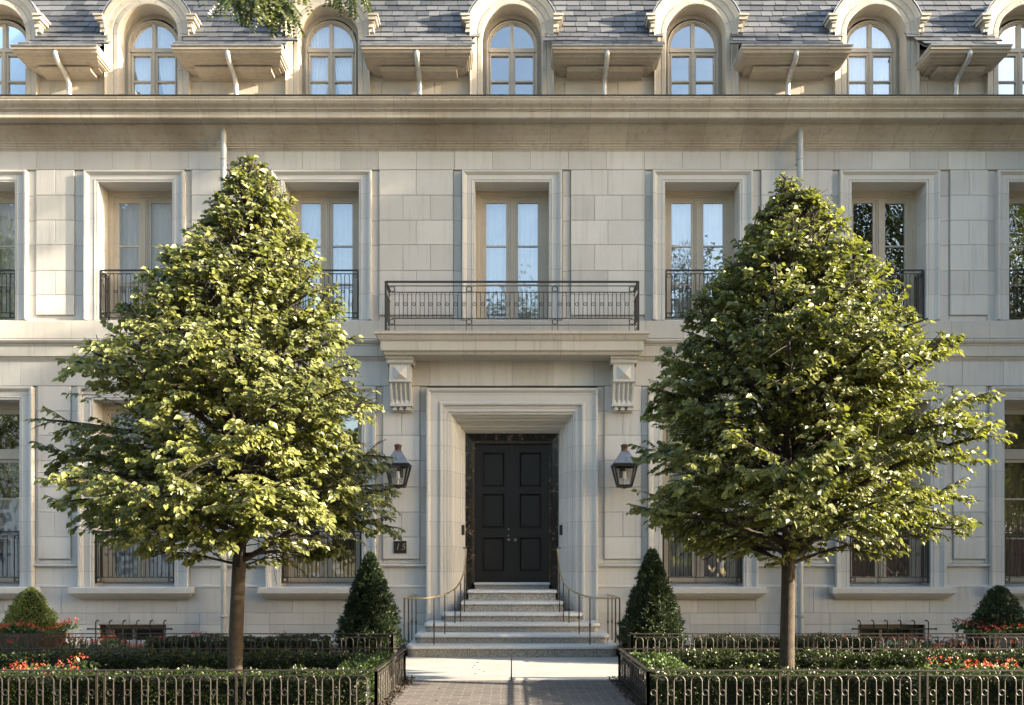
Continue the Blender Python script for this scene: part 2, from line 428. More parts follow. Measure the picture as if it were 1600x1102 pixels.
# course above the ground floor, second-floor piers, top course
course(blk, -XE, XE, 4.292, 4.70, .035, .672, .0)
Z2 = [5.455, 5.784, 6.184, 6.605, 7.01, 7.42, 7.838]
p2 = [(.83, 2.31, .965, 2.18), (3.93, 5.37, 4.09, 5.26), (6.99, 7.95, 7.19, 7.81), (9.57, XE, 9.72, XE-.1)]
for a, b, pa, pb in p2:
    pier(blk, a, b, pa, pb, Z2, 5.35, 1); pier(blk, -b, -a, -pb, -pa, Z2, 5.35, 1)
course(blk, -XE, XE, 7.84, 8.24, .035, .623, .30)
blk.build('stone_facing', M['block'], B)

# dado ledges
for a, b in dado:
    led = MB()
    x_sweep(led, a, b, [(0,1.37),(.05,1.362),(.055,1.35),(.052,1.335),(.03,1.33),(.02,1.315),(0,1.31)])
    x_sweep(led, a, b, [(0,1.03),(.035,1.02),(.04,1.0),(.04,.985),(.03,.983)])
    led.build('ledge', M['trim'], B)

# string course at the balcony level
sc = MB()
pr = [(0,5.37),(.13,5.335),(.14,5.325),(.14,5.045),(.115,5.04),(.115,5.03),(.165,5.028),(.17,5.005),(.15,4.975),(.115,4.955),(.11,4.935),(.10,4.93),(.10,4.765),(.07,4.76),(.065,4.735),(.045,4.715),(.04,4.70),(.0,4.70)]
x_sweep(sc, -XE, XE, pr)
sc.build('string_course', M['trim_x'], B)

# main cornice
cn = MB()
pr = [(-.45,8.80),(.60,8.735),(.62,8.725),(.62,8.70),(.61,8.695),(.605,8.665),(.58,8.63),(.545,8.605),(.525,8.59),(.52,8.572),(.50,8.57),(.50,8.555),(.485,8.553),(.485,8.458),(.465,8.445),(.455,8.458),
      (.31,8.458),(.305,8.43),(.29,8.425),(.27,8.40),(.22,8.365),(.17,8.33),(.14,8.30),(.125,8.285),(.125,8.27),(.105,8.268),(.105,8.215+.02),(.085,8.232),(.085,8.20),(.07,8.196),(.07,8.17),(.05,8.166),(.045,8.14),(.0,8.135)]
pr = [(p, z) for p, z in pr]
x_sweep(cn, -XE, XE, pr)
cn.build('cornice', M['cornice'], B)
fl = MB(); fl.box(-XE, XE, -.632, -.25, 8.726, 8.742); 
tag(fl.build('cornice_flashing', M['iron'], B))

# attic wall and roof body
dorm = [(x-.70, x+.70) for x in W2X]
for a, b in spans(-XE, XE, dorm):
    at = MB()
    course(at, a, b, 8.6, 9.16, -.5, 1.1, a+.4, yb=.8)
    course(at, a, b, 9.16, 9.60, -.5, .9, a+.2, yb=.8)
    at.stone(a, b, 9.60, 10.14, .5, .8)
    at.build('attic_wall', M['attic'], B)

# eaves with gutters between the dormers
EX = [(-10.4,.7),(-7.48,.70),(-4.66,.90),(-1.56,.90),(1.56,.90),(4.66,.90),(7.50,.66),(10.4,.7)]
for ex, hw in EX:
    e = MB(); k = .40
    pr = [(.60,9.82),(.60,9.785),(.575,9.78),(.57,9.765),(.56,9.742),(.53,9.738),(.50,9.733),(.485,9.717),(.44,9.713),(.42,9.712),(.40,9.70),(.36,9.70),(.345,9.692),(.24,9.692),(.235,9.675),(.22,9.672),(.0,9.672)]
    h_sweep(e, ex-hw+.6*k, ex+hw-.6*k, .5, pr, k=k)
    th_ = hw-.27; h_sweep(e, ex-th_+.02, ex+th_-.02, .499, [(.30,9.671),(.30,9.655),(.285,9.64),(.27,9.635),(.25,9.615),(.0,9.612)], k=.1)
    eo = e.build('eave', M['eavestone'], B)
    g_ = MB(); h_sweep(g_, ex-hw+.6*k, ex+hw-.6*k, .5, [(.55,9.852),(.622,9.85),(.628,9.838),(.615,9.823),(.55,9.823)], k=k)
    g_.build('gutter', M['zinc'], eo)
    # bent zinc outlet pipe
    d_ = MB()
    sgn = -1 if ex < 0 else 1
    pts = smooth_pts([(ex,-.03,9.80),(ex,-.055,9.745),(ex,-.035,9.69),(ex,.06,9.635),(ex,.22,9.59),(ex,.335,9.53),(ex,.38,9.44),(ex,.385,9.30),(ex,.385,8.62)], 2)
    sm = []
    for i in range(len(pts)-1):
        for q in range(3):
            t = q/3; sm.append(tuple(pts[i][j]*(1-t)+pts[i+1][j]*t for j in range(3)))
    sm.append(pts[-1])
    d_.tube(sm, .042, 12)
    d_.build('outlet_pipe', M['zinc'], B, smooth=True)

# slates
sl_ = MB()
y, z = -.10, 9.84; e = .164; row = 0
angs = [30, 38, 46, 52, 57]+[61]*24
path = [(y, z)]
for a in angs: y += e*math.cos(R(a)); z += e*math.sin(R(a)); path.append((y, z))
for i in range(len(angs)):
    (ya, za), (yb, zb) = path[i], path[i+1]
    a = angs[i]; n_ = (-math.sin(R(a)), math.cos(R(a)))
    x = -XE+(.108 if i % 2 else 0)+random.uniform(-.02,.02)
    while x < XE:
        w_ = random.choice((.19,.2,.215,.215,.24)); t = random.random()
        # the lowest rows only reach as far as the eave they rest on
        xm = x+w_/2
        inside = any(abs(xm-ex) < hw-.06 for ex, hw in EX) or (ya > .05 and any(abs(xm-ex) < hw+.1 for ex, hw in EX))
        near = any(abs(xm-dx) < .60 for dx in W2X) and zb < 11.1
        if (za > 10.02 or inside) and not near:
            th = random.uniform(.014,.024); jig = random.uniform(-.004,.004)
            lo = [(x+.005, ya+n_[0]*th+jig*.5, za+n_[1]*th+jig), (x+w_-.005, ya+n_[0]*th+jig*.5, za+n_[1]*th+jig)]
            lo0 = [(x+.0025, ya, za), (x+w_-.0025, ya, za)]
            hi = [(x+w_-.0025, yb+n_[0]*.002, zb+n_[1]*.002), (x+.0025, yb+n_[0]*.002, zb+n_[1]*.002)]
            hi0 = [(x+w_-.0025, yb, zb), (x+.0025, yb, zb)]
            sl_.face([lo[0], lo[1], hi[0], hi[1]], t); sl_.face([lo0[0], lo0[1], lo[1], lo[0]], t*.3)
            sl_.face([lo0[0], lo[0], hi[1], hi0[1]], t*.3); sl_.face([lo[1], lo0[1], hi0[0], hi[0]], t*.3)
        x += w_
roof = MB()
low = [q for q in path if q[1] < 11.12]; high = path[len(low)-1:]
for a, b in spans(-XE, XE, [(x-.66, x+.66) for x in W2X]):
    roof.grid([[(a, yy+.02, zz-.012), (b, yy+.02, zz-.012)] for yy, zz in low[1:]])
roof.grid([[(-XE, yy+.02, zz-.012), (XE, yy+.02, zz-.012)] for yy, zz in high])
yl, zl = path[-1]
roof.face([(-XE,yl+.02,zl-.012),(XE,yl+.02,zl-.012),(XE,11,zl-.012),(-XE,11,zl-.012)])
roof.box(-XE, XE, 10.6, 11, -.1, zl-.02); roof.box(-XE, -XE+.3, .43, 10.6, -.1, zl-.02); roof.box(XE-.3, XE, .43, 10.6, -.1, zl-.02)
ro = roof.build('roof', M['mortar'], B)
sl_.build('slates', M['slate'], ro)
inn = MB()
inn.box(-XE+.3, XE-.3, 2.6, 2.7, -.1, 11.5); inn.box(-XE+.3, XE-.3, .44, 2.6, 4.55, 4.7); inn.box(-XE+.3, XE-.3, .82, 2.6, 8.5, 8.62); inn.box(-XE+.3, XE-.3, .9, 2.6, .55, .7)
inn.build('interior', M['interior'], B)

# ---- dormers
def u_path(cx, r, zb, zs, n=20, wlow=None):
    w_ = r if wlow is None else wlow
    pts = [(cx-w_, zb), (cx-w_, zs)]
    pts += [(cx-r*math.cos(PI*i/n), zs+r*math.sin(PI*i/n)) for i in range(0, n+1)]
    pts += [(cx+w_, zs), (cx+w_, zb)]
    return pts
def u_sweep(mb, prof, cx, zb, zs, n=20, tone=.5):
    """prof: list of (r, y) or (r, y, wlow)"""
    rows = []
    for q in prof:
        r, y_ = q[0], q[1]; wl = q[2] if len(q) > 2 else None
        rows.append([(x, y_, z) for x, z in u_path(cx, r, zb, zs, n, wl)])
    mb.grid(rows, tone)
def curtain(mb, x0, x1, y, z0, z1, pleat=.07, amp=.02, n=None, gather=None):
    """pleated cloth; gather(t) gives (left,right) limits at height fraction t"""
    n = n or max(12, int((x1-x0)/pleat*6)); rows = []
    ph = random.random()*6
    zs = 14 if gather else 2
    for j in range(zs+1):
        t = j/zs; l, r_ = (0, 1) if not gather else gather(t)
        row = []
        for i in range(n+1):
            u = i/n; xx = x0+(x1-x0)*(l+(r_-l)*u)
            row.append((xx, y+amp*math.sin(2*PI*u*(x1-x0)/pleat+ph+.7*math.sin(5*u+ph)), z1+(z0-z1)*t))
        rows.append(row)
    mb.grid(rows)
zsp = 10.37
for di, cx in enumerate(W2X):
    d = MB()
    u_sweep(d, [(.437,.74),(.505,.74),(.505,.455),(.515,.445),(.58,.445),(.588,.452),(.60,.452),(.612,.440,.612),(.665,.430,.665),(.685,.425,.685),(.70,.41,.70),(.73,.405,.705),(.765,.395,.71),(.79,.395,.712),(.79,.42,.712),(.79,2.2,.712)], cx, 8.6, zsp, 26)
    # voussoir joints are cut into the face by thin dark recess lines
    j = d
    for a in (18, 47, 76, 104, 133, 162):
        ca, sa = math.cos(R(a)), math.sin(R(a)); tx, tz = -sa*.0022, ca*.0022
        for r0, r1, yy in ((.517,.579,.4435),(.614,.68,.4285)):
            j.face([(cx+ca*r0-tx, yy, zsp+sa*r0-tz), (cx+ca*r1-tx, yy, zsp+sa*r1-tz), (cx+ca*r1+tx, yy, zsp+sa*r1+tz), (cx+ca*r0+tx, yy, zsp+sa*r0+tz)], mi=1)
    for s in (-1, 1):
        for zz in (10.372, 9.75, 9.2):
            a, b = sorted((cx+s*.517, cx+s*.60)); j.face([(a,.4432,zz-.002),(b,.4432,zz-.002),(b,.4432,zz+.002),(a,.4432,zz+.002)], mi=1)
    d_o = d.build('dormer', [M['attic'], M['mortar']], B)
    for s in (-1, 1):
        im = MB()
        # impost blocks: stepped, returned along the cheeks
        for k_, (w0, w1, z0, z1, yf) in enumerate([(.60,.742,10.37,10.43,.395),(.60,.775,10.43,10.50,.365),(.60,.80,10.50,10.53,.345),(.60,.84,10.53,10.59,.31),(.60,.865,10.59,10.625,.29)]):
            a, b = sorted((cx+s*(.722 if k_ < 0 else w0+.10), cx+s*w1))
            im.box(a, b, yf, 1.25, z0+.001, z1-.001, .4)
        im.build('impost', M['attic'], d_o)
    hd = MB(); u = [(.793, .385),(.806,.385),(.806,2.2)]
    rows = []
    for r_, yy in u: rows.append([(cx-r_*math.cos(PI*i/28), yy, zsp+.02+r_*math.sin(PI*i/28)) for i in range(3, 26)])
    hd.grid(rows); hd.build('hood', M['zinc'], d_o, smooth=False)
    # window joinery
    f = MB(); yw = .70
    u_sweep(f, [(.437,yw),(.437,yw-.02),(.415,yw-.02),(.413,yw),(.395,yw),(.393,yw+.02),(.375,yw+.02),(.375,yw+.06)], cx, 8.6, zsp-.06, 24)
    f.box(cx-.030, cx+.030, yw-.015, yw+.05, 8.6, 10.685); f.box(cx-.012, cx+.012, yw-.027, yw-.0155, 8.6, 10.20)
    f.box(cx-.40, cx+.40, yw-.024, yw+.045, 10.20, 10.235); f.box(cx-.40, cx+.40, yw-.016, yw+.044, 10.236, 10.27)
    for s in (-1, 1):
        a, b = sorted((cx+s*.034, cx+s*.385)); f.box(a, b, yw-.005, yw+.035, 9.69, 9.715); f.box(a, b, yw-.004, yw+.034, 10.15, 10.198)
        for xx in (.045, .372):
            a, b = sorted((cx+s*(xx-.013), cx+s*(xx+.013))); f.box(a, b, yw-.003, yw+.036, 8.6, 10.149)
    f.build('dormer_window_frame', M['frame'], d_o)
    g_ = MB()
    g_.face([(x, yw+.03, z) for x, z in u_path(cx, .40, 8.6, zsp-.06, 18)]); g_.build('pane', M['glass'], d_o)
    if di in (1, 2, 5, 6):
        c_ = MB()
        zb, zt = 8.7, 10.72
        if di in (1, 2):
            curtain(c_, cx-.37, cx, yw+.12, zb, zt, .06, .018, gather=lambda t: (0, max(.28, 1-.85*t*t*1.1)) if t > 0 else (0,1))
            curtain(c_, cx, cx+.37, yw+.12, zb, zt, .06, .018, gather=lambda t: (1-max(.28, 1-.85*t*t*1.1), 1))
        else: curtain(c_, cx-.37, cx+.37, yw+.12, zb, zt, .06, .018)
        c_.build('curtain', M['curtain_white'], d_o, smooth=True)

# ---- ironwork pattern
def ironwork(mb, org, u, L, z0, z1, pitch, w, ring_z, rt, arch_top, arch_bot=None, ring_r=.026, top_w=.012, start=None, sides=5, flat=None):
    """bars with arched heads along the horizontal unit vector u; rings between neighbouring arches"""
    ox, oy = org; ux, uy = u
    def P(s, z, d=0): return (ox+ux*s-uy*d, oy+uy*s+ux*d, z)
    n = int((L-.04)//pitch); st = (L-n*pitch)/2 if start is None else start
    for i in range(n):
        c = st+pitch*(i+.5); h = w/2
        top = [P(c-h*math.cos(PI*k/7), arch_top-h+h*math.sin(PI*k/7)) for k in range(8)]
        if arch_bot is None:
            mb.tube([P(c-h, z0)]+top+[P(c+h, z0)], rt, sides, cap=False)
        else:
            bot = [P(c+h*math.cos(PI*k/7), arch_bot+h-h*math.sin(PI*k/7)) for k in range(8)]
            mb.tube(top+bot+[top[0]], rt, sides, cap=False)
    for i in range(n+1):
        c = st+pitch*i; rr = min(ring_r, (pitch-w)/2-rt*.3)
        mb.tube([P(c+rr*math.cos(2*PI*k/12), ring_z+rr*math.sin(2*PI*k/12)) for k in range(13)], rt*.95, sides, cap=False)
def bar(mb, a, b, wz, wy):
    """flat bar between two points, wz high and wy thick"""
    a = Vector(a); b = Vector(b); d = (b-a).normalized()
    if abs(d.z) > .9: n1 = Vector((1,0,0))*wy/2; n2 = Vector((0,1,0))*wy/2
    else:
        n1 = Vector((-d.y, d.x, 0)).normalized()*wy/2; n2 = Vector((0,0,1))*wz/2
    r0 = [a-n1-n2, a+n1-n2, a+n1+n2, a-n1+n2]; r1 = [b-n1-n2, b+n1-n2, b+n1+n2, b-n1+n2]
    mb.grid([[tuple(q) for q in r0], [tuple(q) for q in r1]], closed=True)
    mb.face([tuple(q) for q in r0][::-1]); mb.face([tuple(q) for q in r1])
def ring(mb, c, r, rt, n=14):
    mb.tube([(c[0]+r*math.cos(2*PI*k/n), c[1], c[2]+r*math.sin(2*PI*k/n)) for k in range(n+1)], rt, 5, cap=False)

def balconette(x0, x1, z0, z1, yf, yb, parent):
    m = MB(); T = .022
    zt2, zb2 = z1-.055, z0+.10
    bar(m, (x0,yf,z1), (x1,yf,z1), .02, .034); bar(m, (x0+.02,yf,zt2), (x1-.02,yf,zt2), .011, .011)
    bar(m, (x0,yf,z0+.02), (x1,yf,z0+.02), .014, .014); bar(m, (x0+.01,yf,zb2), (x1-.01,yf,zb2), .012, .012)
    for x in (x0, x1):
        s = 1 if x == x0 else -1
        bar(m, (x,yf,z0), (x,yf,z1), T, T); bar(m, (x+s*.085,yf,z0+.02), (x+s*.085,yf,zt2), .012, .012)
        for zz in (z1-.012, zt2, zb2, z0+.02): bar(m, (x,yf,zz), (x,yb,zz), .012, .012)
        for q in (.25,.5,.75): bar(m, (x,yf+(yb-yf)*q,zb2), (x,yf+(yb-yf)*q,zt2), .011, .011)
        bar(m, (x,yb,z0), (x,yb,z1), .018, .018)
        ring(m, (x+s*.042,yf,z0+.06), .032, .005); ring(m, (x+s*.042,yf,zt2-.035), .028, .005)
    ironwork(m, (x0+.085,yf), (1,0), x1-x0-.17, z0, z1, .135, .075, (zb2+zt2)/2+.03, .0062, zt2, zb2, .022)
    o = m.build('balconette', M['iron'], parent); return o

# ---- tall windows
arch_prof = [(0,-.34),(0,.045),(.004,.05),(.035,.05),(.04,.062),(.05,.062),(.055,.055),(.13,.055),(.14,.066),(.15,.078),(.165,.085),(.17,.10),(.19,.105),(.205,.105),(.21,.095),(.21,0)]
arch_prof1 = [(d*1.12, p) for d, p in arch_prof]
def window_frame(cx, hw, z0, z1, y, transom=None, bars=(), curtain_kind=None, kind=2, ctop=None):
    f = MB(); fw = .075
    # box frame
    frame_sweep(f, cx, hw-fw-.05, z0, z1-.13, [(0,-y-.06),(0,-y),(.03,-y),(.034,-y+.02),(.06,-y+.02),(.064,-y+.035),(.13,-y+.035)])
    f.box(cx-hw, cx+hw, y-.03, y+.06, z1-.055, z1-.002)
    gx = hw-fw-.05
    f.box(cx-.050, cx+.050, y-.012, y+.05, z0, z1-.13); f.box(cx-.017, cx+.017, y-.026, y-.0125, z0, z1-.13)
    zt = transom if transom else z1-.13
    if transom: f.box(cx-gx, cx+gx, y-.03, y+.055, zt, zt+.13)
    for s in (-1, 1):
        # sash stiles and rails
        for a in (.052, gx-.052):
            lo, hi = sorted((cx+s*a, cx+s*(a+.050))); f.box(lo, hi, y+.002, y+.04, z0, zt-.001)
        lo, hi = sorted((cx+s*.052, cx+s*gx))
        f.box(lo, hi, y+.004, y+.038, z0+.005, z0+.12); f.box(lo, hi, y+.004, y+.038, zt-.055, zt-.002)
        if transom:
            f.box(lo, hi, y+.004, y+.038, zt+.131, zt+.17); f.box(lo, hi, y+.004, y+.038, z1-.17, z1-.131)
        for zb in bars: f.box(lo, hi, y+.006, y+.036, zb-.013, zb+.013)
    if transom is None: pass
    fo = f.build('window', M['frame'], B)
    g_ = MB(); g_.face([(cx-gx, y+.022, z0), (cx+gx, y+.022, z0), (cx+gx, y+.022, z1-.12), (cx-gx, y+.022, z1-.12)])
    g_.build('pane', M['glass'], fo)
    if curtain_kind:
        c = MB(); zc = ctop or z1
        curtain(c, cx-hw+.03, cx+hw-.03, y+.16, z0, zc, .075, .022)
        c.build('curtain', M['curtain_'+curtain_kind], fo, smooth=True)
    return fo
k2 = [None, None, 'white', 'white', 'white', None, None]; k2[0] = 'white'; k2[1] = 'white'
for i, cx in enumerate(W2X):
    fo = window_frame(cx, .61, 5.37, 7.63, .33, None, (6.07, 6.72), k2[i])
    a = MB(); frame_sweep(a, cx, .61, 5.36, 7.63, arch_prof, dz=.85); a.build('architrave', M['trim_z'], fo)
    s = MB(); s.box(cx-.609, cx+.609, -.03, .33, 5.345, 5.372); s.build('sill', M['zinc'], fo)
    if i != 3: balconette(cx-.585, cx+.585, 5.40, 6.20, .005, .30, fo)
k1 = {0:'white', 1:'white', 2:'brown', 3:'white', 4:'brown', 5:'brown'}
for i, cx in enumerate(W1X):
    fo = window_frame(cx, .665, 1.04, 4.06, .30, 3.13, (1.80, 2.46), k1[i], ctop=2.5 if i == 0 else None)
    a = MB(); frame_sweep(a, cx, .665, .99, 4.06, arch_prof1, dz=.9); a.build('architrave', M['trim_z'], fo)
    s = MB(); h_sweep(s, cx-.80, cx+.80, .0, [(.0,1.0),(.19,.99),(.20,.98),(.20,.895),(.19,.88),(.175,.875),(.165,.855),(.12,.82),(.10,.80),(0,.80)])
    s.face([(cx-.664,0,1.0),(cx+.664,0,1.0),(cx+.664,.32,1.035),(cx-.664,.32,1.035)])
    s.build('sill', M['trim'], fo)
    balconette(cx-.64, cx+.64, 1.05, 1.90, .0, .28, fo)

# ---- basement windows with hooked bars
for s in (-1, 1):
    cx = s*6.23
    m = MB(); m.box(cx-.55, cx+.55, .25, .30, .09, .42); 
    o = m.build('basement_window', M['interior'], B)
    m = MB(); m.box(cx-.55, cx-.42, .2, .249, .1, .37); m.box(cx+.42, cx+.55, .2, .249, .1, .37); m.box(cx-.419, cx+.419, .2, .249, .30, .37); m.box(cx-.1,cx-.06,.2,.249,.1,.299); m.build('frame', M['frame'], o)
    m = MB()
    for k in range(6):
        x = cx-.555+k*.222
        m.tube([(x,-.13,.0),(x,-.13,.40),(x,-.12,.43),(x,-.09,.445),(x,-.03,.445)], .010, 6)
    bar(m, (cx-.68,-.13,.31), (cx+.68,-.13,.31), .022, .012)
    for q in (-.68,.68): m.lathe((cx+q,-.13,.31-.02), [(.0,0),(.018,.01),(.018,.03),(0,.04)], 8)
    m.build('grille', M['iron'], o)

# ---- downspouts
for s in (-1, 1):
    m = MB(); x = s*4.665
    m.tube([(x,-.225,8.455),(x,-.225,.12)], .048, 14)
    for zz in (7.9, 6.6, 5.6, 4.4, 3.1, 1.7, .5): m.box(x-.012, x+.012, -.18, .0, zz+.006, zz+.03); m.lathe((x,-.225,zz), [(.048,0),(.056,.002),(.056,.035),(.048,.037)], 14)
    m.build('downspout', M['leadpaint'], B, smooth=True)

# ---- door surround and door
ds = MB()
prof = [(.0,-.64),(.0,-.52),(.015,-.50),(.02,-.42),(.05,-.40),(.055,-.32),(.085,-.30),(.09,-.24),(.12,-.21),(.125,-.14),(.16,-.11),(.165,-.05),(.195,-.02),(.20,.03),(.215,.035),(.235,.035),(.24,.065),(.285,.065),(.30,.075),(.335,.075),(.34,.115),(.36,.12),(.375,.12),(.385,.10),(.40,.095),(.53,.105),(.545,.125),(.565,.14),(.59,.14),(.60,.13),(.60,-.01)]
frame_sweep(ds, 0, .80, .0, 3.614, prof, dz=1.04)
ds_o = ds.build('door_surround', M['trim_z'], B)
dr = MB()
frame_sweep(dr, 0, .640, .90, 3.447, [(.0,-.80),(.0,-.70),(.012,-.69),(.05,-.675),(.055,-.655),(.11,-.65),(.115,-.63),(.165,-.625)])
door = dr.build('front_door', M['marble'], B)
mb = MB(); mb.box(-.82, .82, .86, .9, .8, 3.7); mb.build('door_back', M['interior'], door)
for s in (-1, 1):
    m = MB(); yd = .745
    x0, x1 = sorted((s*.004, s*.638))
    # stiles and rails standing proud of the recessed panels
    px0, px1 = sorted((s*.12, s*.515))
    zs = [1.062, 1.24, 1.845, 1.99, 2.60, 2.705, 3.315, 3.44]
    m.box(x0, px0, yd, yd+.05, zs[0], zs[7]); m.box(px1, x1, yd, yd+.05, zs[0], zs[7])
    for a, b in ((0,1),(2,3),(4,5),(6,7)): m.box(px0, px1, yd, yd+.05, zs[a], zs[b])
    for a, b in ((1,2),(3,4),(5,6)):
        z0, z1 = zs[a], zs[b]
        q = [(px0,z0),(px1,z0),(px1,z1),(px0,z1)]
        def ins(d, y): return [(px0+d, y, z0+d), (px1-d, y, z0+d), (px1-d, y, z1-d), (px0+d, y, z1-d)]
        rings = [ins(0,yd-.003), ins(.004,yd-.012), ins(.014,yd-.012), ins(.022,yd+.002), ins(.040,yd+.030), ins(.044,yd+.030)]
        m.grid(rings, closed=True); m.face(rings[-1])
    lo = m.build('door_leaf', M['door'], door)
    m = MB()
    kx, kz = s*.06, 1.785
    m.lathe((0,0,0), [(.0,.0),(.026,.002),(.026,.006),(.010,.010),(.010,.03),(.028,.04),(.032,.052),(.026,.064),(0,.068)], 16)
    m.v = [(kx+vx, yd-vz, kz+vy) for vx, vy, vz in m.v]
    if s < 0:
        for dz in (.075, .19):
            n0 = len(m.v); q = MB(); q.lathe((0,0,0), [(0,0),(.02,.001),(.02,.006),(.008,.009),(0,.009)], 12)
            m.f += [tuple(i+n0 for i in ff) for ff in q.f]; m.t += q.t; m.m += q.m; m.v += [(kx+vx, yd-vz, kz+dz+vy) for vx, vy, vz in q.v]
    m.build('door_knob', M['knob'], lo, smooth=True)
m = MB(); m.box(-.002, .002, .748, .79, 1.07, 3.44); m.build('meeting_joint', M['iron'], door)
# bell plates on the reveal
for s in (-1, 1):
    m = MB(); a, b = sorted((s*.800, s*.86)); m.box(a, b, .36, .375, 1.86, 2.03); m.build('bell_plate', M['iron'], ds_o)

# ---- balcony
bal = MB()
pr = [(.60,5.04),(.60,5.0),(.59,4.99),(.585,4.985),(.57,4.982),(.565,4.965),(.55,4.94),(.545,4.925),(.53,4.922),(.53,4.905),(.515,4.902),(.515,4.757),(.50,4.745),(.48,4.735),(.465,4.71),(.455,4.695),(0,4.695)]
h_sweep(bal, -1.57, 1.57, 0, pr)
bo = bal.build('balcony', M['balcony'], B)
rl = MB(); yf = -.52; X = 2.0; zb, zt = 5.09, 5.835; z2 = zt-.065; z3 = z2-.10; zl1, zl2 = 5.15, 5.255
def rail_run(m, a, b, divs):
    A, Bv = Vector(a), Vector(b); u = (Bv-A).normalized(); L = (Bv-A).length
    def P(s, z): q = A+u*s; return (q.x, q.y, z)
    bar(m, P(0,zt), P(L,zt), .024, .04); bar(m, P(.0,z2), P(L,z2), .012, .012); bar(m, P(.1,z3), P(L-.1,z3) if divs else P(L,z3), .012, .012)
    bar(m, P(.0,zl1), P(L,zl1), .012, .012); bar(m, P(.1,zl2) if divs else P(0,zl2), P(L-.1,zl2) if divs else P(L,zl2), .012, .012)
    posts = []
    for d in divs:
        for o_ in (-.045, .045): bar(m, P(d+o_,5.04), P(d+o_,z2), .01, .01)
        for zz in ((z2+z3)/2, (zl1+zl2)/2): m.tube([(A.x+u.x*(d+.04*math.cos(2*PI*k/14)), A.y+u.y*(d+.04*math.cos(2*PI*k/14)), zz+.04*math.sin(2*PI*k/14)) for k in range(15)], .006, 5, cap=False)
    if divs:
        for lo, hi in zip(divs, divs[1:]):
            p0 = P(lo+.045, 0); ironwork(m, (p0[0], p0[1]), (u.x, u.y), hi-lo-.09, zl2, z3, .1325, .066, (zl2+z3)/2+.02, .0058, z3, zl2, .025)
    else:
        p0 = P(.05, 0); ironwork(m, (p0[0], p0[1]), (u.x, u.y), L-.08, zl2, z3, .1325, .066, (zl2+z3)/2+.02, .0058, z3, zl2, .025)
rail_run(rl, (-X, yf, 0), (X, yf, 0), [.10, 1.32, 2.68, 3.90])
for s in (-1, 1):
    rail_run(rl, (s*X, yf, 0), (s*X, .0, 0), [])
    bar(rl, (s*X,yf,5.04), (s*X,yf,zt), .03, .03)
rl.build('railing', M['bronze'], bo)
# consoles
for s in (-1, 1):
    c = MB(); x = s*1.80; w_ = .17
    h_sweep(c, x-w_, x+w_, 0, [(.40,4.694),(.40,4.66),(.385,4.65),(.36,4.645),(.355,4.60),(.33,4.585),(.32,4.575)], k=.12, close_top=False)
    c.box(x-w_, x+w_, -.315, 0, 4.31, 4.60, .6)
    c.frustum((x,-.316,4.455), .001, .001, 0, .001, .001, .001)
    q = [(x-.11,-.316,4.34),(x+.11,-.316,4.34),(x+.11,-.316,4.56),(x-.11,-.316,4.56)]; ap = (x,-.385,4.42)
    for i in range(4): c.face([q[i], q[(i+1) % 4], ap], .7)
    h_sweep(c, x-w_-.012, x+w_+.012, 0, [(.33,4.325),(.335,4.31),(.33,4.295),(.30,4.285),(0,4.285)], k=.0)
    # fluted scroll body, drawn in towards the wall at its foot
    xs = []
    for i in range(49):
        u = i/48; k = (u*4) % 1 if False else 0
        fl_ = 0
        for cc in (.17,.39,.61,.83):
            d_ = abs(u-cc)
            if d_ < .075: fl_ = max(fl_, math.sqrt(1-(d_/.075)**2)*.032)
        xs.append((x-w_+2*w_*u, fl_))
    zs_ = [4.285,4.26,4.20,4.12,4.04,3.99,3.965]; ps = [.285,.283,.262,.22,.185,.175,.18]
    c.grid([[(xx, -(p-fl_*(.2 if i in (0,5,6) else 1)), z) for xx, fl_ in xs] for i, (z, p) in enumerate(zip(zs_, ps))], .6)
    for sd in (-1, 1): c.grid([[(x+sd*w_, -p, z), (x+sd*w_, 0, z)] for z, p in zip(zs_, ps)], .5)
    c.box(x-w_-.01, x+w_+.01, -.195, 0, 3.93, 3.965, .5)
    for k in (-1,0,1): c.frustum((x+k*.105,-.10,0), .034,.065, 3.87, .022,.055, 3.93)
    c.box(x-w_+.01, x+w_-.01, -.10, 0, 3.88, 3.93, .3); c.box(x-w_-.005, x+w_+.005, -.10, 0, 3.855, 3.87, .4)
    c.build('console', M['trim'], bo)

